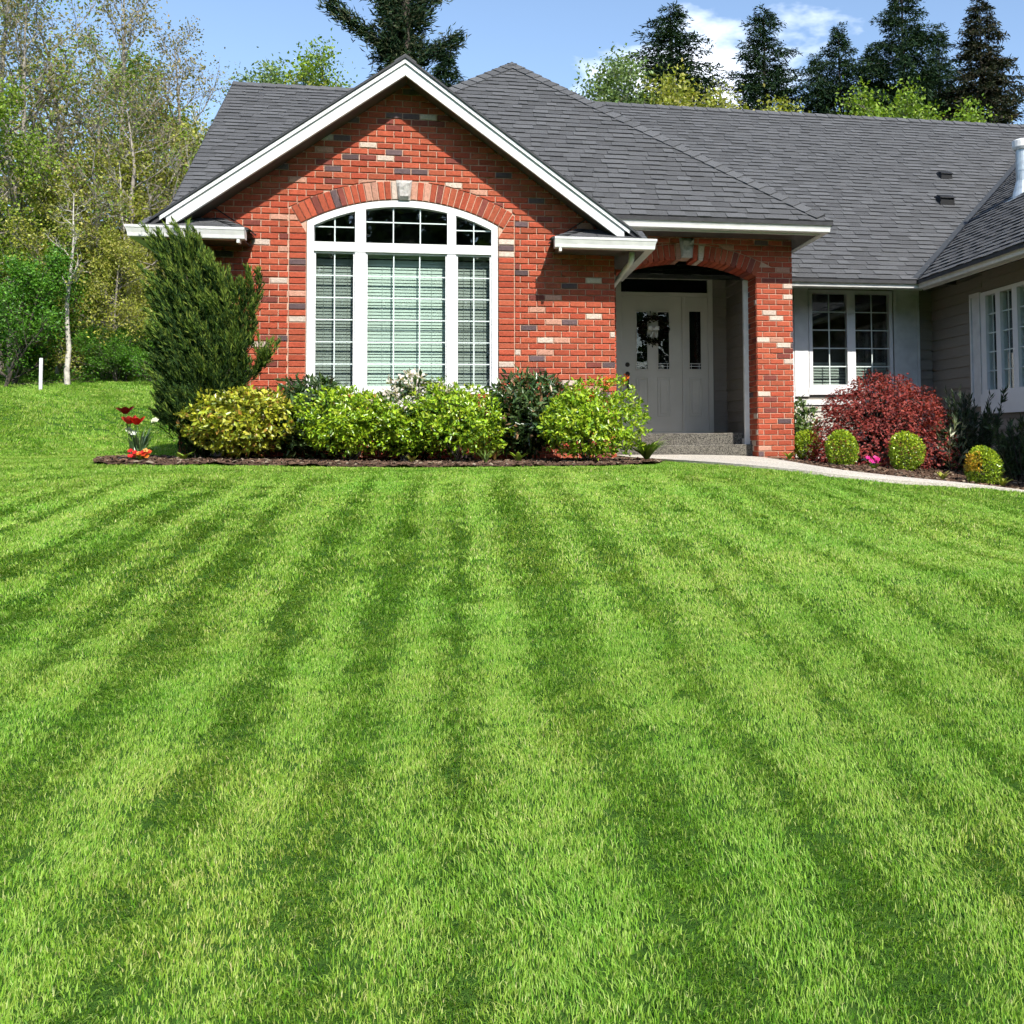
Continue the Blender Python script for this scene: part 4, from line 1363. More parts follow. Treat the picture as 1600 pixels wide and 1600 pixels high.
def shrub(name, label, cat, loc, half, height, cols, n_clump, leaf_l, leaf_w, seed, group=None, mat='leaf_gloss', per=9, weights=None, flat=1.0, stems=9, up=.35, flower=None, low=0.14):
    r_ = np.random.default_rng(seed); n_clump = int(n_clump * 2.0); leaf_l *= 1.04; leaf_w *= 1.08
    x, y = loc; z = gzf(x, y)
    root = empty(name, (x, y, z), label, cat, group)
    # clump centres spread through the shell of a lumpy dome
    d, rad = lumpy(r_, n_clump * 2)
    half *= 1.02; rr = rad * (1 - .75 * r_.random(n_clump * 2) ** 1.6)
    cz = height * (0.5 + low / 2); hz = height * (0.5 - low / 2)
    p = np.stack([d[:, 0] * half * rr, d[:, 1] * half * flat * rr, cz + d[:, 2] * hz * rr], 1)
    keep = p[:, 2] > height * low
    p, d = p[keep][:n_clump], d[keep][:n_clump]
    F = Foliage()
    outward = unit(d + np.array([0, 0, up]))
    c = np.repeat(p, per, 0); o = np.repeat(outward, per, 0)
    n = len(c)
    dirs = unit(o * .55 + r_.normal(size=(n, 3)) * .62)
    nor = unit(o + r_.normal(size=(n, 3)) * .45)
    L = r_.uniform(.7, 1.2, n) * leaf_l
    tone = np.repeat(r_.uniform(.70, 1.22, len(p)), per)[:, None]
    F.add(leaf_arrays(c + r_.normal(size=(n, 3)) * leaf_l * .35, dirs, nor, L, L * leaf_w / leaf_l, .16, .12), palette(r_, n, cols, .15, weights) * tone)
    F.build('foliage', mat, root, kind='stuff')
    if flower:
        fl = Foliage(); k, fcol, fsize, region = flower
        q = p[[i for i in range(len(p)) if region(p[i])]]
        if len(q):
            q = q[r_.choice(len(q), min(k, len(q)), replace=False)]
            m = 7; c = np.repeat(q + unit(q - np.array([0, 0, cz * .6])) * leaf_l * .8, m * 3, 0) + r_.normal(size=(len(q) * m * 3, 3)) * fsize * .7
            dd = rand_dirs(r_, len(c), .3)
            fl.add(leaf_arrays(c, dd, rand_dirs(r_, len(c), .5), fsize, fsize * .8, .1), palette(r_, len(c), fcol, .08))
            fl.build('blossom', 'petal', root, kind='stuff')
    b = MB()
    for i in range(stems):
        t = p[r_.integers(len(p))] * .8
        m_ = Vector((t[0] * .35, t[1] * .35, t[2] * .45))
        b.tube([(r_.normal(0, .03), r_.normal(0, .03), -.03), m_, t], [.012, .008, .004], 5)
    b.build('stem', 'bark_dark', root)
    return root

LIME = [(0.28, 0.45, 0.020), (0.39, 0.54, 0.028), (0.14, 0.28, 0.020), (0.47, 0.56, 0.06)]
YELLOW = [(0.45, 0.46, 0.035), (0.33, 0.39, 0.03), (0.52, 0.50, 0.07), (0.16, 0.22, 0.025), (0.40, 0.22, 0.05)]
DARK = [(0.035, 0.075, 0.022), (0.055, 0.11, 0.03), (0.09, 0.15, 0.045), (0.15, 0.20, 0.08)]
shrub('azalea_shrub', 'yellow green shrub with rusty tips beside the tall juniper', 'shrub', (-2.24, 12.18), .53, .80, YELLOW, 420, .058, .030, 101, weights=[.34, .27, .17, .15, .07], low=.10)
shrub('rhododendron', 'dark leathery shrub against the brick left of the window', 'shrub', (-1.62, 12.50), .38, .88, DARK, 170, .105, .034, 102, 'rhododendrons against the wall', weights=[.3, .34, .24, .12], per=10, low=.12)
shrub('azalea_shrub', 'broad lime green shrub under the left half of the arched window', 'shrub', (-1.14, 12.06), .50, .76, LIME, 420, .052, .024, 103, 'lime green shrubs under the window', weights=[.4, .3, .22, .08])
shrub('azalea_shrub', 'small lime green shrub in the middle below the white blossoms', 'shrub', (-.60, 11.98), .33, .66, LIME, 240, .050, .024, 104, 'lime green shrubs under the window', weights=[.4, .25, .27, .08])
shrub('rhododendron', 'white flowering shrub below the middle of the arched window', 'shrub', (-.48, 12.36), .45, .90, DARK, 150, .10, .034, 105, 'rhododendrons against the wall', weights=[.25, .3, .3, .15],
      flower=(80, [(.84, .78, .75), (.82, .70, .68), (.85, .83, .78)], .045, lambda q: q[2] > .52 and q[1] < .2))
shrub('azalea_shrub', 'lime green shrub with a taller shoot under the right light of the window', 'shrub', (-.02, 11.96), .50, .82, LIME, 380, .052, .024, 106, 'lime green shrubs under the window', weights=[.38, .25, .29, .08])
shrub('rhododendron', 'dark shrub with pinkish new leaves between window and door', 'shrub', (.74, 12.36), .44, .93, DARK + [(.30, .19, .10)], 210, .105, .034, 107, 'rhododendrons against the wall', weights=[.3, .30, .2, .1, .1], per=10)
shrub('azalea_shrub', 'large rounded lime green shrub nearest the front door', 'shrub', (1.30, 11.74), .52, .81, LIME, 460, .055, .025, 108, 'lime green shrubs under the window', weights=[.4, .34, .18, .08],
      flower=(4, [(.75, .13, .03), (.8, .2, .04)], .035, lambda q: q[2] > .68 and q[0] > .0 and q[1] < 0))
# the shoot of the window shrub
rt = empty('azalea_shoot_shrub', (-.22, 12.12, gzf(-.22, 12.12)), 'thin upright leafy sprig rising before the window mullion', 'shrub')
r_ = np.random.default_rng(77); F = Foliage(); t = r_.uniform(.35, 1, 170)
c = np.stack([r_.normal(0, .055, 170), r_.normal(0, .055, 170), t * .93], 1)
F.add(leaf_arrays(c, rand_dirs(r_, 170, .7), rand_dirs(r_, 170, .7), r_.uniform(.04, .06, 170), .024), palette(r_, 170, LIME, .15)); F.build('foliage', 'leaf_gloss', rt, kind='stuff')
b = MB(); b.tube([(0, 0, -.02), (.01, 0, .5), (0, 0, .9)], [.008, .006, .003], 5); b.build('stem', 'bark_dark', rt)

# ---------------------------------------------------------------- clipped box balls
BOX = [(0.24, 0.38, 0.025), (0.35, 0.49, 0.03), (0.45, 0.54, 0.04), (0.10, 0.18, 0.018)]
def box_ball(label, loc, rad, height, seed, patch=False):
    r_ = np.random.default_rng(seed); x, y = loc; z = gzf(x, y)
    root = empty('boxwood_ball', (x, y, z), label, 'shrub', 'clipped boxwood balls along the path')
    n = 3600
    d, rr = lumpy(r_, n, 9); rr = 1 + (rr - 1) * .55
    p = d * (rad * rr * (1 - .28 * r_.random(n) ** 1.6))[:, None]; p[:, 2] *= height / (2 * rad); p[:, 2] += height / 2 + .02
    cols = palette(r_, n, BOX, .16, [.34, .32, .16, .18])
    cols[d[:, 2] > .25] *= np.array([1.18, 1.12, 1.0])  # upper leaves coloured brighter, as if lit from above
    if patch:
        m_ = (d[:, 0] < -.45) & (d[:, 2] > -.25) & (d[:, 2] < .7); cols[m_] = palette(r_, int(m_.sum()), [(.60, .34, .03), (.52, .40, .04)], .2)
    F = Foliage(); L = r_.uniform(.018, .034, n)
    F.add(leaf_arrays(p, unit(d * .8 + r_.normal(size=(n, 3)) * .5 + [0, 0, .25]), unit(d + r_.normal(size=(n, 3)) * .5), L, L * .62, .12), cols)
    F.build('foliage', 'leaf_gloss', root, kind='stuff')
    b = MB()
    for i in range(5): b.tube([(r_.normal(0, .015), r_.normal(0, .015), -.02), (r_.normal(0, .04), r_.normal(0, .04), height * .5)], [.010, .005], 5)
    b.build('stem', 'bark_dark', root)
box_ball('small boxwood ball half behind the brick pillar', (4.60, 14.25), .165, .40, 201)
box_ball('boxwood ball in front of the left side of the red maple', (4.43, 12.30), .172, .41, 202)
box_ball('boxwood ball beside the pink flower before the red maple', (5.12, 12.03), .195, .43, 203)
box_ball('boxwood ball with an orange patch, farthest along the path', (5.62, 11.10), .178, .40, 204, True)

# ---------------------------------------------------------------- laceleaf maple
def maple():
    r_ = np.random.default_rng(301); x, y = 5.24, 13.10; z = gzf(x, y)
    root = empty('laceleaf_maple', (x, y, z), 'low domed Japanese maple with dark red lacy leaves', 'tree')
    F = Foliage(); b = MB()
    H, Rr = 1.18, .97
    tw = 1150
    d = unit(r_.normal(size=(tw * 3, 3)))
    d = d[d[:, 2] > -.12][:tw]
    rad = 1 - .42 * r_.random(len(d)) ** 1.7
    lump = np.ones(len(d))
    for _ in range(9):
        ax = unit(r_.normal(size=3)); lump += r_.uniform(-.08, .12) * np.maximum(0, d @ ax) ** 4
    rad *= lump
    p = np.stack([d[:, 0] * Rr * rad, d[:, 1] * Rr * .85 * rad, .16 + np.maximum(d[:, 2], -.1) * (H - .16) * rad], 1)
    for i in range(len(p)):
        k = 13
        out = np.array([d[i, 0], d[i, 1], -.12])
        base = p[i] + r_.normal(size=(k, 3)) * .035
        m = 5
        for j in range(k):
            main = unit(out * .6 + r_.normal(size=3) * .45 + [0, 0, -.40])
            side = unit(np.cross(main, [0, 0, 1]) + 1e-6)
            a = np.linspace(-.75, .75, m)
            dd = np.stack([main * math.cos(q) + side * math.sin(q) + np.array([0, 0, -.1 * abs(q)]) for q in a])
            l = r_.uniform(.028, .048) * (1 - .35 * np.abs(a))
            col = palette(r_, 1, [(.29, .046, .036), (.38, .068, .052), (.46, .11, .08), (.14, .026, .024)], .16, [.42, .36, .10, .12])
            F.add(leaf_arrays(np.repeat(base[j:j + 1], m, 0), dd, np.repeat((out * .7 + [0, 0, .8] + r_.normal(size=3) * .3)[None], m, 0), l, l * .27, .1, .15), np.repeat(col, m, 0))
        if i % 9 == 0:
            t = p[i]; b.tube([(0, 0, -.03), (t[0] * .25, t[1] * .25, t[2] * .6 + .12), (t[0] * .7, t[1] * .7, t[2] + .05), tuple(t)], [.024, .014, .007, .003], 5)
    F.build('crown', 'leaf', root, kind='stuff'); b.build('trunk', 'bark_dark', root)
maple()

# ---------------------------------------------------------------- tall juniper by the wall corner
def juniper():
    r_ = np.random.default_rng(311)
    x, y = -2.74, 12.34; z = gzf(x, y)
    root = empty('tall_juniper', (x, y, z), 'tall dark feathery juniper leaning against the brick corner', 'shrub')
    tips = [(-2.88, 12.29, 2.15, .17), (-3.03, 12.33, 2.10, .16), (-2.76, 12.27, 2.13, .17), (-2.66, 12.26, 1.80, .15), (-2.48, 12.21, 1.72, .15), (-2.37, 12.19, 1.60, .13), (-2.07, 12.13, 1.66, .16), (-2.25, 12.15, 1.5, .17), (-2.2, 12.12, 1.05, .17), (-2.02, 12.16, .86, .11),
            (-2.13, 12.16, 1.24, .12), (-3.09, 12.37, 1.72, .17), (-3.08, 12.40, 1.05, .16), (-2.24, 12.21, .82, .13), (-2.80, 12.25, 1.45, .20), (-3.00, 12.34, .62, .15), (-2.60, 12.18, 1.15, .18), (-2.92, 12.22, 1.15, .18), (-2.72, 12.45, 1.9, .2), (-2.45, 12.2, 1.35, .2), (-2.35, 12.25, 1.0, .2), (-2.95, 12.3, 1.75, .2), (-2.62, 12.15, .75, .2), (-2.9, 12.2, .6, .2)]
    F = Foliage(); b = MB()
    DK = [(.020, .046, .014), (.032, .068, .017), (.050, .095, .020)]; HOT = [(.13, .20, .03), (.18, .24, .04), (.10, .17, .025)]
    def plume(A, Cc, T, w, n, hot):
        u = r_.random(n) ** .8
        P = ((1 - u) ** 2)[:, None] * A + (2 * u * (1 - u))[:, None] * Cc + (u ** 2)[:, None] * T
        tan = unit(2 * (1 - u)[:, None] * (Cc - A) + 2 * u[:, None] * (T - Cc) + 1e-6)
        off = unit(r_.normal(size=(n, 3))) * (w * (1 - .8 * u ** 1.5) * r_.random(n) ** .6)[:, None]
        d = unit(tan + off * 3.0 / max(w, .02) * .12 + r_.normal(size=(n, 3)) * .22)
        L = r_.uniform(.03, .085, n)
        pick = (r_.random(n) < hot * (.4 + 1.2 * u))[:, None]
        F.add(leaf_arrays(P + off, d, r_.normal(size=(n, 3)), L, L * .15, .1), np.where(pick, palette(r_, n, HOT, .2), palette(r_, n, DK, .22)))
    for (tx, ty, tz, wd) in tips:
        A = np.array([r_.normal(0, .05), r_.normal(0, .04), 0.0]); T = np.array([tx - x, ty - y, tz - z])
        Cc = np.array([T[0] * .25 + .03, T[1] * .3, T[2] * .55])
        b.tube([A, A * .5 + Cc * .5, Cc, T * .75 + Cc * .25], [.028, .022, .015, .006], 5)
        plume(A, Cc, T, wd * .85, 800, .05)
        for k in range(int(52 * T[2] / 1.6)):
            u = r_.uniform(.12, .98); p = (1 - u) ** 2 * A + 2 * u * (1 - u) * Cc + u * u * T
            tan = 2 * (1 - u) * (Cc - A) + 2 * u * (T - Cc); tan = tan / np.linalg.norm(tan)
            o = r_.normal(size=3); o[2] = abs(o[2]) * .2; o /= np.linalg.norm(o)
            p = p + o * wd * 1.2 * (1 - .5 * u) * r_.random()
            dd = tan * .95 + o * r_.uniform(.1, .75) + np.array([-.28, -.06, .12]); dd /= np.linalg.norm(dd)
            l = r_.uniform(.16, .40) * (1.1 - .35 * u)
            plume(p, p + dd * l * .5 + np.array([0, 0, .03]), p + dd * l + np.array([-.03, 0, .05]),   .045, 130, .17 + .34 * (u > .72))
    F.build('foliage', 'needle', root, kind='stuff'); b.build('stem', 'bark_dark', root)
juniper()

# ---------------------------------------------------------------- shaded shrubs by the wing
def upright(name, label, loc, half, height, cols, n, leaf, seed, lw=.22, lean=.35, cat='shrub', weights=None):
    r_ = np.random.default_rng(seed); x, y = loc; z = gzf(x, y)
    root = empty(name, (x, y, z), label, cat)
    F = Foliage(); b = MB(); k = max(8, n // 60)
    for i in range(k):
        a = r_.uniform(0, 6.28); q = half * math.sqrt(r_.random()); T = np.array([math.cos(a) * q, math.sin(a) * q, height * r_.uniform(.55, 1.0)])
        A = T * np.array([.25, .25, 0])
        b.tube([A, (A + T) / 2 + r_.normal(size=3) * .02, T], [.007, .005, .002], 4)
        m = n // k; u = r_.uniform(.12, 1, m)
        P = A + (T - A) * u[:, None]
        d = unit((T - A)[None] * .9 + r_.normal(size=(m, 3)) * lean)
        L = r_.uniform(.7, 1.2, m) * leaf
        F.add(leaf_arrays(P, d, r_.normal(size=(m, 3)), L, L * lw, .12, .05), palette(r_, m, cols, .2, weights))
    F.build('foliage', 'leaf', root, kind='stuff'); b.build('stem', 'bark_dark', root)
upright('lavender_bush', 'dark spiky bush in the shade under the wing window', (6.22, 12.55), .42, 1.05, [(.04, .065, .03), (.06, .09, .05), (.025, .04, .02)], 2600, .10, 401)
upright('lavender_bush', 'dark upright bush in the shade at the right edge', (6.45, 11.75), .38, .80, [(.05, .085, .035), (.075, .12, .05), (.03, .05, .02)], 2200, .10, 402)
upright('pale_hebe', 'shrub with pale silvery spikes right of the red maple', (5.88, 12.45), .24, .68, [(.50, .55, .36), (.36, .44, .22), (.05, .08, .03), (.62, .64, .50)], 520, .11, 403, .20, .3, weights=[.25, .2, .4, .15])
shrub('rhododendron', 'cream flowering shrub between brick pillar and red maple', 'shrub', (4.56, 14.72), .30, .80, [(.09, .15, .04), (.16, .24, .06), (.05, .10, .03)], 120, .085, .032, 404,
      flower=(26, [(.82, .80, .66), (.84, .84, .74)], .042, lambda q: q[1] < .12 and q[2] > .2))

# ---------------------------------------------------------------- small perennials
def tuft(name, label, loc, n, length, width, cols, seed, spread=.8, cat='plant', arch=.5, group=None, tone=None):
    """rosette of real arching leaves, each a separate leaf"""
    r_ = np.random.default_rng(seed); x, y = loc; z = gzf(x, y) + .015
    root = empty(name, (x, y, z), label, cat, group)
    for i in range(n):
        a = 2.4 * i + r_.uniform(-.3, .3); tl = spread * r_.uniform(.45, 1.15); L = length * r_.uniform(.7, 1.15); w = width * r_.uniform(.8, 1.15)
        out = Vector((math.cos(a), math.sin(a), 0)); sd = Vector((-out.y, out.x, 0)); S = 5; vs = []
        pos = out * .006; ang = math.pi / 2 - tl * .55
        for k in range(S + 1):
            t = k / S; ww = w * math.sin(math.pi * min(.06 + t * .94, 1) ** .8) * .5 + .0006
            up = Vector((0, 0, 1)) * math.cos(ang) - out * math.sin(ang)
            vs += [pos - sd * ww + up * ww * .25, pos.copy(), pos + sd * ww + up * ww * .25]
            pos = pos + (out * math.cos(ang) + Vector((0, 0, 1)) * math.sin(ang)) * (L / S)
            ang -= arch * 2 / S
        fs = []
        for k in range(S):
            q = 3 * k; fs += [(q, q + 1, q + 4, q + 3), (q + 1, q + 2, q + 5, q + 4)]
        b = MB(); b.cur = tuple(palette(r_, 1, cols, .15)[0]); b.add(vs, fs); b.build('leaf', 'leaf_gloss', root, smooth=True)
    return root
GL = [(.16, .27, .03), (.24, .34, .04), (.30, .38, .06)]
tuft('hosta_plant', 'small light green rosette right of the orange primroses', (-2.74, 11.86), 14, .13, .045, GL, 501)
tuft('hosta_plant', 'small yellow green rosette in front of the dark pinkish shrub', (.59, 11.72), 16, .15, .05, GL, 502)
tuft('hosta_plant', 'tiny green plant below the small middle shrub', (-.50, 11.74), 10, .12, .03, [(.20, .28, .04), (.30, .26, .07)], 503)
tuft('grass_tuft', 'thin green grass tuft at the edge of the mulch', (.25, 11.58), 34, .19, .008, [(.12, .20, .04), (.18, .27, .07)], 504, .7, 'grass')
tuft('hosta_plant', 'reddish green sprig on the bare brick behind the tuft', (.36, 12.06), 12, .20, .03, [(.16, .22, .04), (.30, .16, .06)], 505, .5)
tuft('daylily_plant', 'broad leaved green plant beside the porch step', (2.04, 12.10), 40, .36, .060, [(.11, .21, .03), (.17, .29, .04), (.23, .33, .06)], 506, 1.0)
tuft('hosta_plant', 'yellow green rosette at the foot of the brick pillar', (4.14, 13.50), 14, .15, .04, GL, 507)
tuft('hosta_plant', 'pale yellow rosette in the mulch right of the pink flower', (5.13, 11.06), 12, .13, .04, [(.34, .36, .06), (.40, .38, .10), (.24, .30, .05)], 508)
tuft('hosta_plant', 'yellow green rosette at the right edge beside the path', (5.74, 10.87), 16, .15, .045, [(.30, .34, .05), (.22, .30, .04)], 509)
pk = tuft('pink_primrose', 'little plant with magenta flowers between two boxwood balls', (4.58, 11.68), 12, .13, .045, GL, 510)
r_ = np.random.default_rng(9)
def blossoms(root, pts, cols, size, seed, name='blossom', petals=5, mat='petal'):
    r2 = np.random.default_rng(seed)
    for p in pts:
        b = MB(); b.cur = tuple(palette(r2, 1, cols, .1)[0]); p = Vector(p); tilt = Vector((r2.normal(0, .25), -.75, .7)).normalized()
        s1 = tilt.orthogonal().normalized(); s2 = tilt.cross(s1)
        for k in range(petals):
            a = 2 * math.pi * k / petals; o = s1 * math.cos(a) + s2 * math.sin(a); q = tilt.cross(o)
            b.add([p, p + o * size * .6 + q * size * .42 + tilt * size * .18, p + o * size + tilt * size * .22, p + o * size * .6 - q * size * .42 + tilt * size * .18], [(0, 1, 2, 3)])
        b.build(name, mat, root)
blossoms(pk, [(r_.uniform(-.07, .05), r_.uniform(-.05, .02), r_.uniform(.10, .15)) for _ in range(9)], [(.62, .02, .22), (.72, .05, .30)], .032, 1)
pr = tuft('orange_primrose', 'low clump of orange and red primroses at the bed corner', (-3.16, 11.98), 12, .10, .04, GL, 511)
blossoms(pr, [(r_.uniform(-.10, .10), r_.uniform(-.08, .03), r_.uniform(.05, .12)) for _ in range(22)], [(.72, .07, .02), (.78, .25, .03), (.60, .02, .02), (.8, .45, .10)], .030, 2)
nar = tuft('narcissus_plant', 'white narcissus among strap leaves left of the juniper', (-3.22, 12.12), 46, .38, .014, [(.035, .075, .03), (.05, .10, .04), (.09, .15, .07)], 512, .55, 'plant', .25)
blossoms(nar, [(-.06, -.08, .30), (-.03, -.10, .285), (-.09, -.06, .32), (.16, -.05, .42), (.14, -.02, .41)], [(.80, .82, .74), (.72, .78, .55)], .034, 3)

def tulip(label, loc, h, col, lean, seed, openness=.5):
    r_ = np.random.default_rng(seed); x, y = loc; z = gzf(x, y)
    root = empty('tulip', (x, y, z), label, 'flower')
    top = Vector((lean[0], lean[1], h))
    b = MB(); b.cur = (.10, .18, .05); b.tube([(0, 0, 0), top * .5 + Vector((-lean[0] * .15, 0, .02)), top], [.006, .005, .0045], 6); b.build('stem', 'leaf', root, smooth=True)
    ax = Vector((lean[0] * .8, lean[1], h)).normalized(); s1 = ax.orthogonal().normalized(); s2 = ax.cross(s1)
    for k in range(6):
        a = 2 * math.pi * k / 6 + (.12 if k % 2 else 0); o = s1 * math.cos(a) + s2 * math.sin(a); q = ax.cross(o); vs = []
        S = 6; Hh = .090; inner = .8 if k % 2 else 1.0
        for i in range(S + 1):
            t = i / S; w = .037 * math.sin(math.pi * (.10 + .88 * t)) ** .7
            r = inner * (.012 + .038 * math.sin(t * 1.9) + openness * .07 * t * t)
            c = top + ax * (Hh * t * (1 - .25 * openness * t)) + o * r
            vs += [c - q * w - o * w * .25, c + o * .003, c + q * w - o * w * .25]
        fs = []
        for i in range(S): j = 3 * i; fs += [(j, j + 1, j + 4, j + 3), (j + 1, j + 2, j + 5, j + 4)]
        b = MB(); b.cur = tuple(c_ * r_.uniform(.85, 1.15) for c_ in col); b.add(vs, fs); b.build('petal', 'petal', root, smooth=True)
    for k in range(2):
        a = r_.uniform(0, 6.28); o = Vector((math.cos(a), math.sin(a), 0)); q = Vector((-o.y, o.x, 0)); vs = []
        for i in range(6):
            t = i / 5; w = .022 * math.sin(math.pi * (.12 + .86 * t)); c = o * (.01 + .10 * t * t) + Vector((0, 0, .26 * t)); vs += [c - q * w, c + o * .006, c + q * w]
        b = MB(); b.cur = (.08, .15, .06); b.add(vs, [f for i in range(5) for f in ((3 * i, 3 * i + 1, 3 * i + 4, 3 * i + 3), (3 * i + 1, 3 * i + 2, 3 * i + 5, 3 * i + 4))]); b.build('leaf', 'leaf_gloss', root, smooth=True)
tulip('dark crimson tulip, tallest of the three by the bed corner', (-3.28, 12.05), .50, (.16, .010, .016), (-.05, -.02), 1, .75)
tulip('bright red open tulip, nearest the juniper of the three', (-3.18, 12.03), .39, (.72, .020, .012), (-.03, -.04), 2, .6)
tulip('coral red tulip between the crimson and the bright red one', (-3.24, 12.04), .40, (.70, .06, .045), (-.045, -.03), 3, .4)

# ---------------------------------------------------------------- wreath on the door
def wreath():
    r_ = np.random.default_rng(66)
    root = empty('door_wreath', (2.80, YD - .075, 1.635), 'dark round wreath with a pale bow hanging on the front door', 'wreath')
    n = 900; a = r_.uniform(0, 6.283, n); R = .165 + r_.normal(0, .026, n)
    c = np.stack([np.cos(a) * R, r_.normal(0, .016, n), np.sin(a) * R], 1)
    d = unit(np.stack([np.cos(a + .8), r_.normal(-.3, .4, n), np.sin(a + .8)], 1) + r_.normal(size=(n, 3)) * .5)
    F = Foliage(); L = r_.uniform(.03, .06, n); F.add(leaf_arrays(c, d, r_.normal(size=(n, 3)), L, L * .4, .1), palette(r_, n, [(.015, .022, .012), (.03, .03, .015), (.03, .012, .012)], .3)); F.build('twigs', 'needle', root, kind='stuff')
    b = MB()
    for s in (-1, 1):
        b.add([(0, -.03, 0), (s * .035, -.05, .055), (s * .085, -.04, .045), (s * .075, -.045, -.01), (s * .03, -.04, -.02)], [(0, 1, 2, 3, 4)])
        b.add([(0, -.032, 0), (s * .012, -.045, -.06), (s * .04, -.04, -.13), (s * .055, -.038, -.10)], [(0, 1, 2, 3)])
    b.add([(-.018, -.052, -.016), (.018, -.052, -.016), (.018, -.056, .016), (-.018, -.056, .016)], [(0, 1, 2, 3)])
    b.build('bow', 'white', root)
wreath()

# ================================================================ trees
def grow_tree(r_, H, spread=.5, trunk_r=.12, n1=16, n2=6, n3=5, clear=.25, upness=.6, crook=.10, leaves=8, leaf=.06, cols=None, weights=None, leaf_fill=1.0, multi=1, lw=.6):
    """returns (branch MB, Foliage) of a tapered branching tree of height H at the origin"""
    b = MB(); F = Foliage(); P, D = [], []
    def stick(p0, d, L, r0, r1, k, n, wob):
        pts = [p0]; d = d.normalized(); p = p0.copy()
        for i in range(k):
            d = (d + Vector(r_.normal(0, wob, 3)) + Vector((0, 0, .05))).normalized(); p = p + d * (L / k); pts.append(p.copy())
        b.tube(pts, [r0 + (r1 - r0) * i / k for i in range(k + 1)], n, cap=False)
        return pts
    for m in range(multi):
        lean = Vector((r_.normal(0, .10 + .12 * (multi > 1)), r_.normal(0, .10 + .12 * (multi > 1)), 1))
        tr = stick(Vector((r_.normal(0, .15 * (multi > 1)), r_.normal(0, .15 * (multi > 1)), -.1)), lean, H * r_.uniform(.86, 1.0) * .96, trunk_r, .012, 9, 7, crook * .5)
        for i in range(n1):
            t = clear + (1 - clear) * (i + r_.random()) / n1
            k = min(int(t * 9), 8); f = t * 9 - k; p = tr[k].lerp(tr[k + 1], f)
            a = i * 2.4 + r_.uniform(-.5, .5)
            L1 = H * spread * (1.05 - .78 * t) * r_.uniform(.7, 1.2); up = upness * r_.uniform(.6, 1.4)
            d1 = Vector((math.cos(a), math.sin(a), up))
            r1 = trunk_r * (1 - t * .9) * .42 + .006
            s1 = stick(p, d1, L1, r1, .006, 5, 5, crook)
            for j in range(n2):
                t2 = .22 + .78 * (j + r_.random()) / n2; k2 = min(int(t2 * 5), 4); q = s1[k2].lerp(s1[k2 + 1], t2 * 5 - k2)
                base = (s1[k2 + 1] - s1[k2]).normalized()
                d2 = base + Vector(r_.normal(0, .62, 3)) + Vector((0, 0, .22)); L2 = L1 * .42 * (1.1 - .6 * t2) * r_.uniform(.7, 1.3) + .12
                s2 = stick(q, d2, L2, max(.006, r1 * .4), .004, 3, 4, crook * 1.3)
                for l in range(n3):
                    t3 = .3 + .7 * r_.random(); k3 = min(int(t3 * 3), 2); w = s2[k3].lerp(s2[k3 + 1], t3 * 3 - k3)
                    d3 = (s2[k3 + 1] - s2[k3]).normalized() + Vector(r_.normal(0, .7, 3)); L3 = L2 * .5 * r_.uniform(.6, 1.3) + .08
                    s3 = stick(w, d3, L3, .004, .002, 2, 3, crook)
                    if r_.random() < leaf_fill:
                        for pt in s3[1:]:
                            P.append(pt); D.append(d3)
                P.append(s2[-1]); D.append(d2)
    if cols is not None and P and leaves:
        P = np.array([tuple(p) for p in P]); D = unit(np.array([tuple(d) for d in D]))
        c = np.repeat(P, leaves, 0); n = len(c)
        c = c + r_.normal(size=(n, 3)) * leaf * 1.7
        d = unit(np.repeat(D, leaves, 0) * .4 + r_.normal(size=(n, 3)))
        L = r_.uniform(.6, 1.25, n) * leaf
        tone = np.repeat(r_.uniform(.8, 1.2, len(P)), leaves)[:, None]
        F.add(leaf_arrays(c, d, rand_dirs(r_, n, .8), L, L * lw, .12, .1), palette(r_, n, cols, .2, weights) * tone)
    return b, F

def tree_meshes(seed, bark, mat='leaf', **kw):
    r_ = np.random.default_rng(seed)
    b, F = grow_tree(r_, **kw)
    t = b.build('trunk', bark, None, smooth=True); me_t = t.data; bpy.data.objects.remove(t)
    if F.v:
        c = F.build('crown', mat, None); me_c = c.data; bpy.data.objects.remove(c)
    else: me_c = None
    return me_t, me_c

def plant_tree(name, label, meshes, x, y, scale, rot, group=None, cat='tree', sink=0.1, sz=None):
    root = empty(name, (x, y, gzf(x, y) - sink), label, cat, group)
    root.rotation_euler = (0, 0, rot); root.scale = (scale, scale, sz or scale)
    for nm, me in zip(('trunk', 'crown'), meshes):
        if me is None: continue
        o = bpy.data.objects.new(nm, me); COL.objects.link(o); o.parent = root
        if nm == 'crown': o['kind'] = 'stuff'
    return root

OLIVE = [(.31, .34, .045), (.40, .42, .065), (.21, .24, .035), (.46, .44, .11)]
SPRING = [(.21, .32, .03), (.29, .40, .045), (.13, .22, .025)]
BRIGHT = [(.10, .26, .02), (.15, .33, .03), (.06, .17, .018)]
BUD = [(.27, .25, .09), (.34, .28, .13), (.22, .22, .07)]
T_bare = tree_meshes(601, 'bark_grey', H=10, spread=.34, trunk_r=.13, n1=20, n2=7, n3=6, clear=.28, upness=1.1, leaves=2, leaf=.09, cols=BUD, crook=.11)
T_bare2 = tree_meshes(602, 'bark_grey', H=10, spread=.42, trunk_r=.15, n1=18, n2=7, n3=6, clear=.24, upness=.9, leaves=3, leaf=.085, cols=BUD + SPRING, crook=.13, multi=2)
T_olive = tree_meshes(603, 'bark_grey', H=8, spread=.36, trunk_r=.10, n1=20, n2=6, n3=6, clear=.05, upness=.5, leaves=9, leaf=.10, cols=OLIVE, crook=.12)
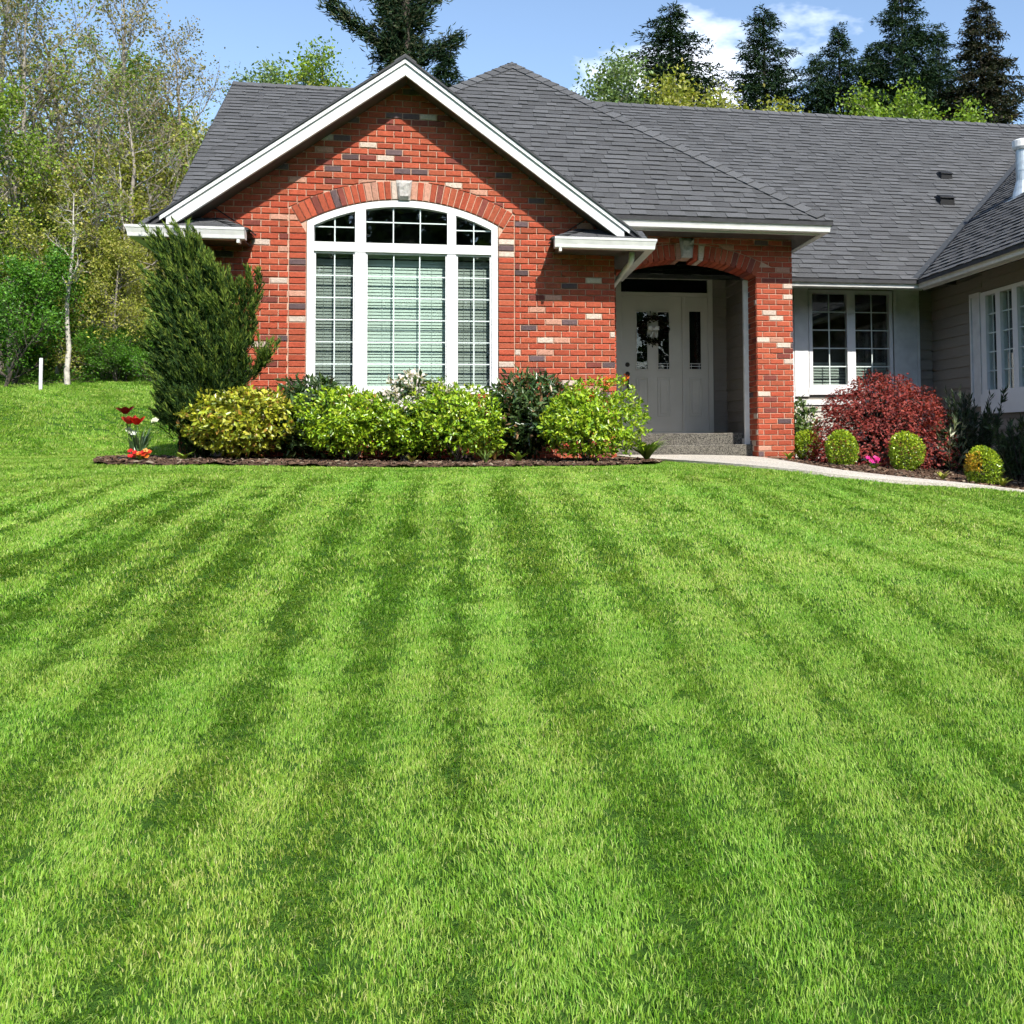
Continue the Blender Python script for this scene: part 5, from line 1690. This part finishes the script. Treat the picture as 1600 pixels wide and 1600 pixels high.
T_spring = tree_meshes(604, 'bark_grey', H=8, spread=.36, trunk_r=.10, n1=20, n2=6, n3=6, clear=.08, upness=.6, leaves=9, leaf=.10, cols=SPRING, crook=.12)
T_bright = tree_meshes(605, 'bark_dark', H=4, spread=.48, trunk_r=.06, n1=16, n2=6, n3=6, clear=.04, upness=.6, leaves=9, leaf=.075, cols=BRIGHT, crook=.12, multi=2)
T_pole = tree_meshes(606, 'bark_pale', H=7, spread=.22, trunk_r=.085, n1=10, n2=4, n3=4, clear=.45, upness=.9, leaves=2, leaf=.09, cols=OLIVE, crook=.20)
T_sparse = tree_meshes(607, 'bark_grey', H=10, spread=.34, trunk_r=.10, n1=18, n2=6, n3=5, clear=.35, upness=.8, leaves=9, leaf=.12, cols=[(.15, .23, .07), (.20, .28, .09)], crook=.10)

GW_ = 'trees of the spring wood left of the house'
wood = [
 ('bare_tree', 'tall bare budding tree at the far left edge of the wood', T_bare, -10.7, 29.4, 1.02, .3),
 ('bare_tree', 'tall two stemmed bare tree, highest in the wood', T_bare2, -9.9, 31.2, 1.20, 1.9),
 ('bare_tree', 'bare grey tree with fine twigs in the middle of the wood', T_bare, -8.9, 32.0, 1.12, 3.3),
 ('bare_tree', 'thin bare tree between the wood and the left roof edge', T_bare, -7.9, 33.2, .98, 4.6),
 ('bare_tree', 'dark forked bare tree in front, its fork above mid wood', T_bare2, -8.35, 28.6, .88, .6),
 ('birch_pole', 'crooked pale trunk standing at the lawn edge near the white stake', T_pole, -8.75, 27.2, .80, 2.2),
 ('birch_pole', 'straight pale trunk rising left of the roof return', T_pole, -7.15, 30.0, 1.15, .4),
 ('birch_pole', 'slim pale trunk right of centre in the wood', T_pole, -7.85, 29.2, .95, 4.0),
 ('olive_tree', 'olive leaved tree filling the middle of the wood', T_olive, -8.6, 30.4, .86, .9),
 ('olive_tree', 'olive leaved tree left of the pale straight trunk', T_olive, -7.4, 31.2, .92, 2.7),
 ('olive_tree', 'olive leaved tree behind the crooked pale trunk', T_olive, -9.6, 29.2, .78, 4.4),
 ('olive_tree', 'low olive tree at the foot of the wood', T_olive, -8.0, 28.0, .52, 1.4),
 ('olive_tree', 'low olive tree near the juniper', T_olive, -6.6, 29.0, .60, 5.1),
 ('spring_tree', 'yellow green tree touching the left roof edge', T_spring, -7.3, 34.6, 1.18, .2),
 ('spring_tree', 'fresh green tree at the upper left corner', T_spring, -11.0, 29.6, .86, 2.0),
 ('spring_tree', 'fresh green tree behind the roof return', T_spring, -6.3, 31.5, .86, 3.6),
 ('bright_shrub_tree', 'bright green bushy tree at the left edge of the lawn', T_bright, -9.95, 27.1, .85, .5),
 ('bright_shrub_tree', 'bright green undergrowth bush behind the tulips', T_bright, -7.0, 27.4, .50, 1.1),
 ('bright_shrub_tree', 'green undergrowth bush between the pale trunks', T_bright, -7.7, 27.7, .42, 2.6),
 ('bright_shrub_tree', 'dark green bush beside the juniper at the wood edge', T_bright, -6.0, 27.3, .62, 4.0),
]
for (nm, lb, ms, x, y, s, r) in wood: plant_tree(nm, lb, ms, x, y, s, r, GW_)

# the wood further back and to the sides reads as one mass
def far_wood(name, label, x0, x1, y0, y1, n, hmin, hmax, seed, cols, big=1.0):
    r_ = np.random.default_rng(seed); F = Foliage(); b = MB()
    for i in range(n):
        x, y = r_.uniform(x0, x1), r_.uniform(y0, y1); z = gzf(x, y); H = r_.uniform(hmin, hmax)
        k = 520; d = unit(r_.normal(size=(k, 3))); rr = r_.random(k) ** .4
        w = H * r_.uniform(.16, .26)
        sq = r_.normal(size=(1, 3)) * .15
        t = .52 + d[:, 2] * rr * .5
        p = np.stack([x + d[:, 0] * rr * w * (1.25 - t) * 1.4, y + d[:, 1] * rr * w * (1.25 - t) * 1.4, z + H * t], 1)
        L = r_.uniform(.16, .34, k) * big * (1.5 if big > 1 else 1)
        F.add(leaf_arrays(p, rand_dirs(r_, k, .2), rand_dirs(r_, k, .6), L, L * .6, .1), palette(r_, k, cols, .2) * r_.uniform(.75, 1.2))
        b.tube([(x, y, z - .2), (x + r_.normal(0, .2), y, z + H * .5), (x + r_.normal(0, .3), y, z + H * .95)], [.10, .06, .015], 5, cap=False)
    o = F.build(name, 'leaf', None, label=label, kind='stuff')
    b.build('trunks', 'bark_grey', o, kind='stuff')
far_wood('far_wood', 'hazy mass of young trees deep in the wood', -30, -5.0, 38, 54, 70, 7, 11, 701, OLIVE + SPRING)
far_wood('wood_undergrowth', 'low mixed undergrowth along the wood edge', -14, -4.6, 29.5, 37, 95, 1.8, 4.2, 702, OLIVE + SPRING)

# ---------------------------------------------------------------- conifers
def conifer_mesh(seed, H, R, cols, weights=None, taper=1.06, droop=.22, gap=1.0, irregular=.25, density=1.0, spray=.30, start=.30, up=.12):
    """whorls of spreading limbs, each limb carrying side twigs clothed in short needle sprays"""
    r_ = np.random.default_rng(seed); b = MB(); F = Foliage()
    b.tube([(0, 0, -.3), (0, 0, H * .5), (0, 0, H * .97)], [.018 * H, .010 * H, .012], 7, cap=False)
    bp, bd, bl = [], [], []
    z = H * start
    while z < H * .985:
        t = z / H
        nb = int(6 + 3 * (1 - t)); a0 = r_.uniform(0, 6.28)
        for k in range(nb):
            a = a0 + 6.283 * k / nb + r_.normal(0, .28)
            L = R * (1 - t) ** taper * r_.uniform(1 - irregular * 1.7, 1 + irregular) + .10
            o = np.array([math.cos(a), math.sin(a), 0]); sd = np.array([-o[1], o[0], 0])
            rise = up + r_.normal(0, .12)
            zz = z + r_.normal(0, .10)
            def pt(u): return o * (L * u) + np.array([0, 0, zz + L * (rise * u - droop * u * u + .14 * u ** 3)])
            b.tube([pt(0), pt(.5), pt(.95)], [.004 * H * (1 - t) + .008, .008, .004], 4, cap=False)
            nt = max(4, int(density * (4 + 9 * L)))
            for q in range(nt):
                u = (q + r_.random()) / nt * .9 + .10
                s = 1 if q % 2 else -1
                tl = (.12 + .36 * L * (1.05 - u)) * r_.uniform(.6, 1.2)
                dv = unit(o * .75 + sd * s * r_.uniform(.35, .95) + np.array([0, 0, r_.uniform(-.35, .08)]))
                m = max(3, int(tl / .06)); w = np.linspace(.05, 1, m)[:, None]
                bp.append(pt(u) + dv * tl * w + np.array([0, 0, -.25 * tl]) * w * w); bd.append(np.repeat(dv[None], m, 0)); bl.append(np.full(m, .5 + .5 * (1 - t)))
        z += gap * (.17 + .26 * (1 - t)) * (H / 14)
    P = np.concatenate(bp); D = np.concatenate(bd); S = np.concatenate(bl); n = len(P)
    col = palette(r_, n, cols, .25, weights)
    for rep in range(2):
        l = spray * r_.uniform(.5, 1.1, n) * S
        d = unit(D + r_.normal(size=(n, 3)) * .55 + np.array([0, 0, -.05]))
        F.add(leaf_arrays(P + r_.normal(size=(n, 3)) * .03, d, np.array([0, 0, 1.0]) + r_.normal(size=(n, 3)) * .7, l, l * .26, -.08, .1), col)
    t_ = b.build('trunk', 'bark_dark', None, smooth=True); me_t = t_.data; bpy.data.objects.remove(t_)
    c_ = F.build('crown', 'needle', None); me_c = c_.data; bpy.data.objects.remove(c_)
    print('conifer sprays', n)
    return me_t, me_c
FIR = [(.012, .030, .015), (.020, .044, .019), (.036, .064, .024)]
FIRB = [(.024, .033, .018), (.036, .042, .022), (.052, .045, .028)]
C_a = conifer_mesh(801, 14, 7.0, FIR, irregular=.34, gap=1.15, density=1.8)
C_b = conifer_mesh(802, 14, 6.0, FIR, irregular=.40, droop=.15, gap=1.15, density=1.8)
C_c = conifer_mesh(803, 13, 5.6, FIRB, irregular=.36, gap=1.1, density=1.7, spray=.34, droop=.3)
GF = 'dark conifers behind the roof'
firs = [
 ('tall dark fir left of the white cloud', C_a, 7.13, 36.56, 1.3, .2, .99),
 ('dark fir with open branches right of the white cloud', C_b, 10.05, 34.93, 1.05, 1.2, .96),
 ('slim dark fir, right one of the close pair behind the ridge', C_b, 12.87, 35.35, .86, 2.4, .95),
 ('short dark fir, left one of the close pair behind the ridge', C_b, 12.75, 37.44, .80, 3.8, .93),
 ('tall broad dark fir cut by the top of the picture', C_a, 14.62, 33.89, 1.0, 4.4, 1.04),
 ('lower dark fir left of the tall broad fir', C_b, 14.38, 36.07, .82, 5.3, .93),
 ('small dark fir between the two tall right hand firs', C_b, 17.14, 36.45, .80, .9, .99),
 ('brownish cone laden fir at the right end of the ridge', C_c, 16.75, 32.46, 1.0, 1.7, 1.04),
]
for (lb, ms, x, y, s, r, sz) in firs: plant_tree('fir_tree', lb, ms, x, y, s, r, GF, sz=sz)

# broken old fir with long upswept arms behind the gable peak
def old_fir():
    r_ = np.random.default_rng(811); root = empty('old_fir', (-1.55, 30.3, gzf(-1.55, 30.3) - .1), 'shaggy old fir with upswept side limbs behind the gable peak', 'tree')
    H = 15.2; b = MB(); F = Foliage()
    b.tube([(0, 0, 0), (.1, 0, H * .5), (0, 0, H)], [.30, .16, .06], 9, cap=False)
    def limb(p, d, L, r0, bend, wid, n):
        p = np.array(p, float); d = np.array(d, float); d /= np.linalg.norm(d); pts = [p]
        for i in range(6):
            d = d + np.array([0, 0, bend / 6]); d /= np.linalg.norm(d); p = p + d * L / 6; pts.append(p)
        b.tube([tuple(q) for q in pts], [r0 * (1 - i / 7) for i in range(7)], 5, cap=False)
        pts = np.array(pts); u = r_.random(n) ** .8 * 5.99; k = u.astype(int); q = pts[k] + (pts[k + 1] - pts[k]) * (u - k)[:, None]
        dd = unit(pts[-1] - pts[0] + r_.normal(size=(n, 3)) * L * .55); l = r_.uniform(.10, .24, n)
        F.add(leaf_arrays(q + r_.normal(size=(n, 3)) * wid, dd, r_.normal(size=(n, 3)), l, l * .20, .05, .2), palette(r_, n, FIR + [(.07, .08, .04)], .25))
    limb((0, 0, 9.2), (-.80, -.1, .34), 2.3, .09, .35, .13, 1500)
    limb((0, 0, 8.9), (.85, -.15, .30), 1.7, .07, .30, .12, 1100)
    limb((0, 0, 10.0), (.6, 0, .6), 1.6, .07, .3, .15, 1200)
    for i in range(120):
        z = r_.uniform(7.5, 15); a = r_.uniform(0, 6.283); L = r_.uniform(.45, .95)
        limb((0, 0, z), (math.cos(a), math.sin(a), r_.uniform(-.2, .45)), L, .03, r_.uniform(-.5, .5), .12, 230)
    F.build('crown', 'needle', root, kind='stuff'); b.build('trunk', 'bark_dark', root)
old_fir()
C_s = conifer_mesh(804, 10, 3.4, FIR, irregular=.35, density=1.5, gap=1.0)
plant_tree('fir_tree', 'thin ragged young fir just right of the gable peak', C_s, -.45, 33.3, 1.0, .5, GF, sz=1.03)
# lighter broadleaf tops in front of the firs
GB = 'pale green treetops showing above the roof ridge'
tops = [
 ('spring_tree', 'olive green treetop below the tall fir left of the cloud', T_olive, 6.2, 29.4, 1.30, 1.0),
 ('spring_tree', 'olive treetop directly over the middle of the ridge', T_olive, 5.0, 31.2, 1.10, 2.3),
 ('spring_tree', 'yellow green treetop under the open branched fir', T_olive, 8.1, 28.9, 1.22, 3.0),
 ('spring_tree', 'yellow green treetop under the tall broad fir', T_spring, 11.8, 27.0, 1.16, 4.1),
 ('spring_tree', 'light green treetop left of the brownish fir', T_spring, 13.0, 27.6, 1.12, .7),
 ('spring_tree', 'low light green treetop at the right end of the ridge', T_olive, 14.9, 27.3, 1.12, 1.9),
 ('sparse_tree', 'sparse pale tree above the roof left of the tall fir', T_sparse, 3.85, 33.3, 1.13, .6),
 ('sparse_tree', 'thin pale treetop above the left roof ridge', T_sparse, -6.2, 39.5, 1.20, 2.2),
 ('spring_tree', 'green treetop at the left end of the roof ridge', T_spring, -7.2, 37.6, 1.32, 3.1),
 ('spring_tree', 'pale yellow treetop above the left roof beside the gable', T_olive, -4.1, 34.2, 1.24, 5.0),
]
for (nm, lb, ms, x, y, s, r) in tops: plant_tree(nm, lb, ms, x, y, s, r, GB)
plant_tree('fir_tree', 'small dark conifer tip beside the pale yellow treetop', C_s, -4.9, 35.8, .94, 1.5, GF)

# unseen trees, tall and dense to cut sky fill; windows mirror the rear row
far_wood('sky_screen_trees', 'unseen line of tall trees behind the viewer, dense to block low sky', -48, 52, -32, -20, 150, 12.5, 16.5, 705, FIR + [(.05, .09, .03)], 1.5)
far_wood('sky_screen_trees', 'unseen dense trees added left of the viewer to cut sky fill', -36, -24, -22, 10, 45, 12, 16, 706, FIR + [(.05, .09, .03)], 1.5)
far_wood('sky_screen_trees', 'unseen dense trees added right of the viewer to cut sky fill', 26, 38, -22, 6, 42, 12, 16, 707, FIR + [(.05, .09, .03)], 1.5)

# white survey stake at the lawn edge
b = MB(); x, y = -8.86, 25.9; z = gzf(x, y)
b.bbox(x - .032, x + .032, y - .02, y + .02, z - .1, z + .70, .006)
b.build('white_stake', 'white', label='short white wooden stake at the edge of the wood', cat='stake')

# ================================================================ mown grass
def grass_patch(seed, lean, size, n, wide=1.0):
    r_ = np.random.default_rng(seed)
    x = r_.uniform(-size / 2, size / 2, n); y = r_.uniform(-size / 2, size / 2, n)
    h = r_.uniform(.010, .023, n) 
    a = r_.uniform(0, 6.283, n)
    ty = lean * 1.18 + r_.normal(0, .46, n); tx = r_.normal(0, .42, n)
    w = r_.uniform(.0010, .0018, n) * wide
    sx, sy = np.cos(a) * w, np.sin(a) * w
    v = np.zeros((n, 5, 3))
    v[:, 0] = np.stack([x - sx, y - sy, np.full(n, -.006)], 1); v[:, 1] = np.stack([x + sx, y + sy, np.full(n, -.006)], 1)
    m = .55
    v[:, 2] = np.stack([x + sx * .8 + tx * h * .32, y + sy * .8 + ty * h * .32, h * m], 1); v[:, 3] = np.stack([x - sx * .8 + tx * h * .32, y - sy * .8 + ty * h * .32, h * m], 1)
    v[:, 4] = np.stack([x + tx * h * 1.0, y + ty * h * 1.0, h * (1 - .22 * np.minimum(1.2, np.hypot(tx, ty)) ** 1.4)], 1)
    col = palette(r_, n, [(.215, .385, .036), (.30, .465, .070), (.11, .27, .016), (.42, .52, .145), (.50, .51, .22)], .16, [.34, .32, .20, .12, .02])
    i = np.arange(n) * 5
    me = bpy.data.meshes.new('grass_blades')
    me.vertices.add(n * 5); me.vertices.foreach_set('co', v.astype(np.float32).ravel())
    loops = np.stack([i, i + 1, i + 2, i + 3, i + 3, i + 2, i + 4], 1).ravel()
    me.loops.add(n * 7); me.loops.foreach_set('vertex_index', loops.astype(np.int32))
    st = np.stack([np.arange(n) * 7, np.arange(n) * 7 + 4], 1).ravel(); tot = np.tile([4, 3], n)
    me.polygons.add(n * 2); me.polygons.foreach_set('loop_start', st.astype(np.int32)); me.polygons.foreach_set('loop_total', tot.astype(np.int32))
    at = me.color_attributes.new('Col', 'FLOAT_COLOR', 'POINT')
    arr = np.ones((n * 5, 4), np.float32); arr[:, :3] = np.repeat(col, 5, 0)
    at.data.foreach_set('color', arr.ravel())
    me.update(calc_edges=True)
    me.materials.append(M['grass'])
    return me

LEANS = [-1.0, -.6, -.2, .2, .6, 1.0]
VAR = 4
patch_col = bpy.data.collections.new('grass_patches')
k = 0
for (cnt, wide) in ((380, 1.0), (190, 1.6), (120, 2.2)):      # finer blades near the viewer
  for L in LEANS:
    for s in range(VAR):
        me = grass_patch(900 + k, L, .185, cnt, wide)
        o = bpy.data.objects.new('patch_%03d' % k, me); patch_col.objects.link(o); k += 1

def smooth_noise(x, y, f, seed):
    r_ = np.random.default_rng(seed); out = np.zeros_like(x)
    for _ in range(7):
        a = r_.uniform(0, 6.283); q = f * r_.uniform(.5, 1.6); out += np.sin((x * math.cos(a) + y * math.sin(a)) * q + r_.uniform(0, 6.283))
    return out / 7 ** .5

def lawn_points():
    r_ = np.random.default_rng(950)
    pts = []
    def field(x0, x1, y0, y1, sp, sc):
        xs = np.arange(x0, x1, sp); ys = np.arange(y0, y1, sp); X, Y = np.meshgrid(xs, ys)
        X = X.ravel() + r_.uniform(-.28, .28, X.size) * sp; Y = Y.ravel() + r_.uniform(-.28, .28, Y.size) * sp
        return X, Y, np.full(X.size, sc) * r_.uniform(.85, 1.2, X.size)
    A1 = field(-4, 5, .9, 5.5, .095, .80); A2 = field(-9, 9, 5.5, 14.4, .125, 1.0); A3 = field(-9, -4, .9, 5.5, .125, 1.0); A4 = field(5, 9, .9, 5.5, .125, 1.0)
    A = [np.concatenate(q) for q in zip(A1, A2, A3, A4)]
    B = field(-16, -3.0, 14.4, 30, .24, 1.7)
    C = field(9, 13, 2, 11, .24, 1.7); D = field(-14, -9, 2, 14.4, .24, 1.7)
    X, Y, S = [np.concatenate(q) for q in zip(A, B, C, D)]
    bad = in_poly(X, Y, BED_FRONT) | in_poly(X, Y, BED_RIGHT) | in_poly(X, Y, WALK_POLY)
    bad |= (X > -3.0) & (Y > 13.0) | (X > 7.3) & (Y > 8.6) | (X > 1.9) & (Y > 11.5) & (X < 7.3) & (Y > 14)
    # keep only what a camera near the viewpoint could see
    lat = X * math.cos(_th) - Y * math.sin(_th); dep = X * math.sin(_th) + Y * math.cos(_th)
    bad |= (lat < -.78 * dep - 1.2) | (lat > .43 * dep + 1.2)
    X, Y, S = X[~bad], Y[~bad], S[~bad]
    # mower stripes run towards the house; a headland pass follows the beds
    wob = .035 * smooth_noise(X, Y, .6, 1) + .014 * smooth_noise(X, Y, 3.0, 2)
    wob = wob + .055 * np.sin(X * 4.3 + 1.0) + .035 * np.sin(X * 9.1 + .4)
    ph = 2 * math.pi * (X - .05 + wob + .010 * (Y - 4)) / .385
    st = np.tanh(np.cos(ph) * 2.1 + .55 * np.cos(2 * ph + 1.1) - .15 + .45 * smooth_noise(X, Y, 1.3, 3) + .38 * smooth_noise(X, Y, 6.5, 6))
    # no two passes press the blades equally
    row = np.round((X - .05 + wob) / .1925).astype(int)
    amp = np.random.default_rng(8).uniform(.68, 1.0, 400)[row + 200] * (1 - .45 * np.clip((X - .9) / 2.0, 0, 1))
    lean = -st * amp * (.85 + .2 * smooth_noise(X, Y, .7, 4)) + .12 * np.tanh(X - .4) + .16 * smooth_noise(X, Y, 1.0, 9)
    head = 1 / (1 + np.exp(-(Y - (9.95 + .12 * np.sin(X * 2.1) + .1 * smooth_noise(X, Y, 2, 5) - .12 * np.maximum(X - 2.2, 0))) * 7))
    lean = lean * (1 - head) + head * .55 * np.sin(Y * 7.0 + X * .4)
    back = Y > 14.4
    lean[back] = (.5 * np.sin(X[back] * 3.2 + Y[back] * 1.4))
    lean = np.clip(lean + r_.normal(0, .13, len(X)), -1, 1)
    lev = np.clip(np.round((lean + 1) / 2 * (len(LEANS) - 1)), 0, len(LEANS) - 1).astype(int)
    dep = dep[~bad] + r_.uniform(-.5, .5, len(X))
    lod = (dep > 4.6).astype(int) + (dep > 7.2)
    idx = lod * len(LEANS) * VAR + lev * VAR + r_.integers(0, VAR, len(X))
    Z = gz(X, Y)
    e = .05
    sx = (gz(X + e, Y) - gz(X - e, Y)) / (2 * e); sy = (gz(X, Y + e) - gz(X, Y - e)) / (2 * e)
    rot = np.stack([np.arctan(sy), -np.arctan(sx), r_.normal(0, .35, len(X))], 1)
    rot[head > .5, 2] += 1.3
    # turf colour drifts: lusher and drier patches
    return np.stack([X, Y, Z], 1), rot, S, idx

def lawn_grass():
    P, rot, S, idx = lawn_points()
    n = len(P)
    me = bpy.data.meshes.new('lawn_grass')
    me.vertices.add(n); me.vertices.foreach_set('co', P.astype(np.float32).ravel())
    for nm, ty, dat in (('g_rot', 'FLOAT_VECTOR', rot), ('g_scale', 'FLOAT', S), ('g_idx', 'INT', idx)):
        a = me.attributes.new(nm, ty, 'POINT')
        a.data.foreach_set('vector' if ty == 'FLOAT_VECTOR' else 'value', np.ascontiguousarray(dat.astype(np.int32 if ty == 'INT' else np.float32)).ravel())
    me.update()
    o = bpy.data.objects.new('lawn_grass', me); COL.objects.link(o)
    tag(o, 'short mown grass in light and dark mower stripes', kind='stuff')
    ng = bpy.data.node_groups.new('scatter_blades', 'GeometryNodeTree')
    ng.interface.new_socket('Geometry', in_out='INPUT', socket_type='NodeSocketGeometry')
    ng.interface.new_socket('Geometry', in_out='OUTPUT', socket_type='NodeSocketGeometry')
    N = ng.nodes; Lk = ng.links
    gi = N.new('NodeGroupInput'); go = N.new('NodeGroupOutput')
    ci = N.new('GeometryNodeCollectionInfo'); ci.inputs['Collection'].default_value = patch_col
    ci.inputs['Separate Children'].default_value = True; ci.inputs['Reset Children'].default_value = True
    ip = N.new('GeometryNodeInstanceOnPoints'); ip.inputs['Pick Instance'].default_value = True
    def attr(nm, ty):
        a = N.new('GeometryNodeInputNamedAttribute'); a.data_type = ty; a.inputs['Name'].default_value = nm; return a.outputs['Attribute']
    Lk.new(gi.outputs[0], ip.inputs['Points']); Lk.new(ci.outputs[0], ip.inputs['Instance'])
    Lk.new(attr('g_idx', 'INT'), ip.inputs['Instance Index'])
    e2r = N.new('FunctionNodeEulerToRotation'); Lk.new(attr('g_rot', 'FLOAT_VECTOR'), e2r.inputs[0]); Lk.new(e2r.outputs[0], ip.inputs['Rotation'])
    Lk.new(attr('g_scale', 'FLOAT'), ip.inputs['Scale'])
    Lk.new(ip.outputs[0], go.inputs[0])
    md = o.modifiers.new('scatter_blades', 'NODES'); md.node_group = ng
    print('grass patches', n)
lawn_grass()
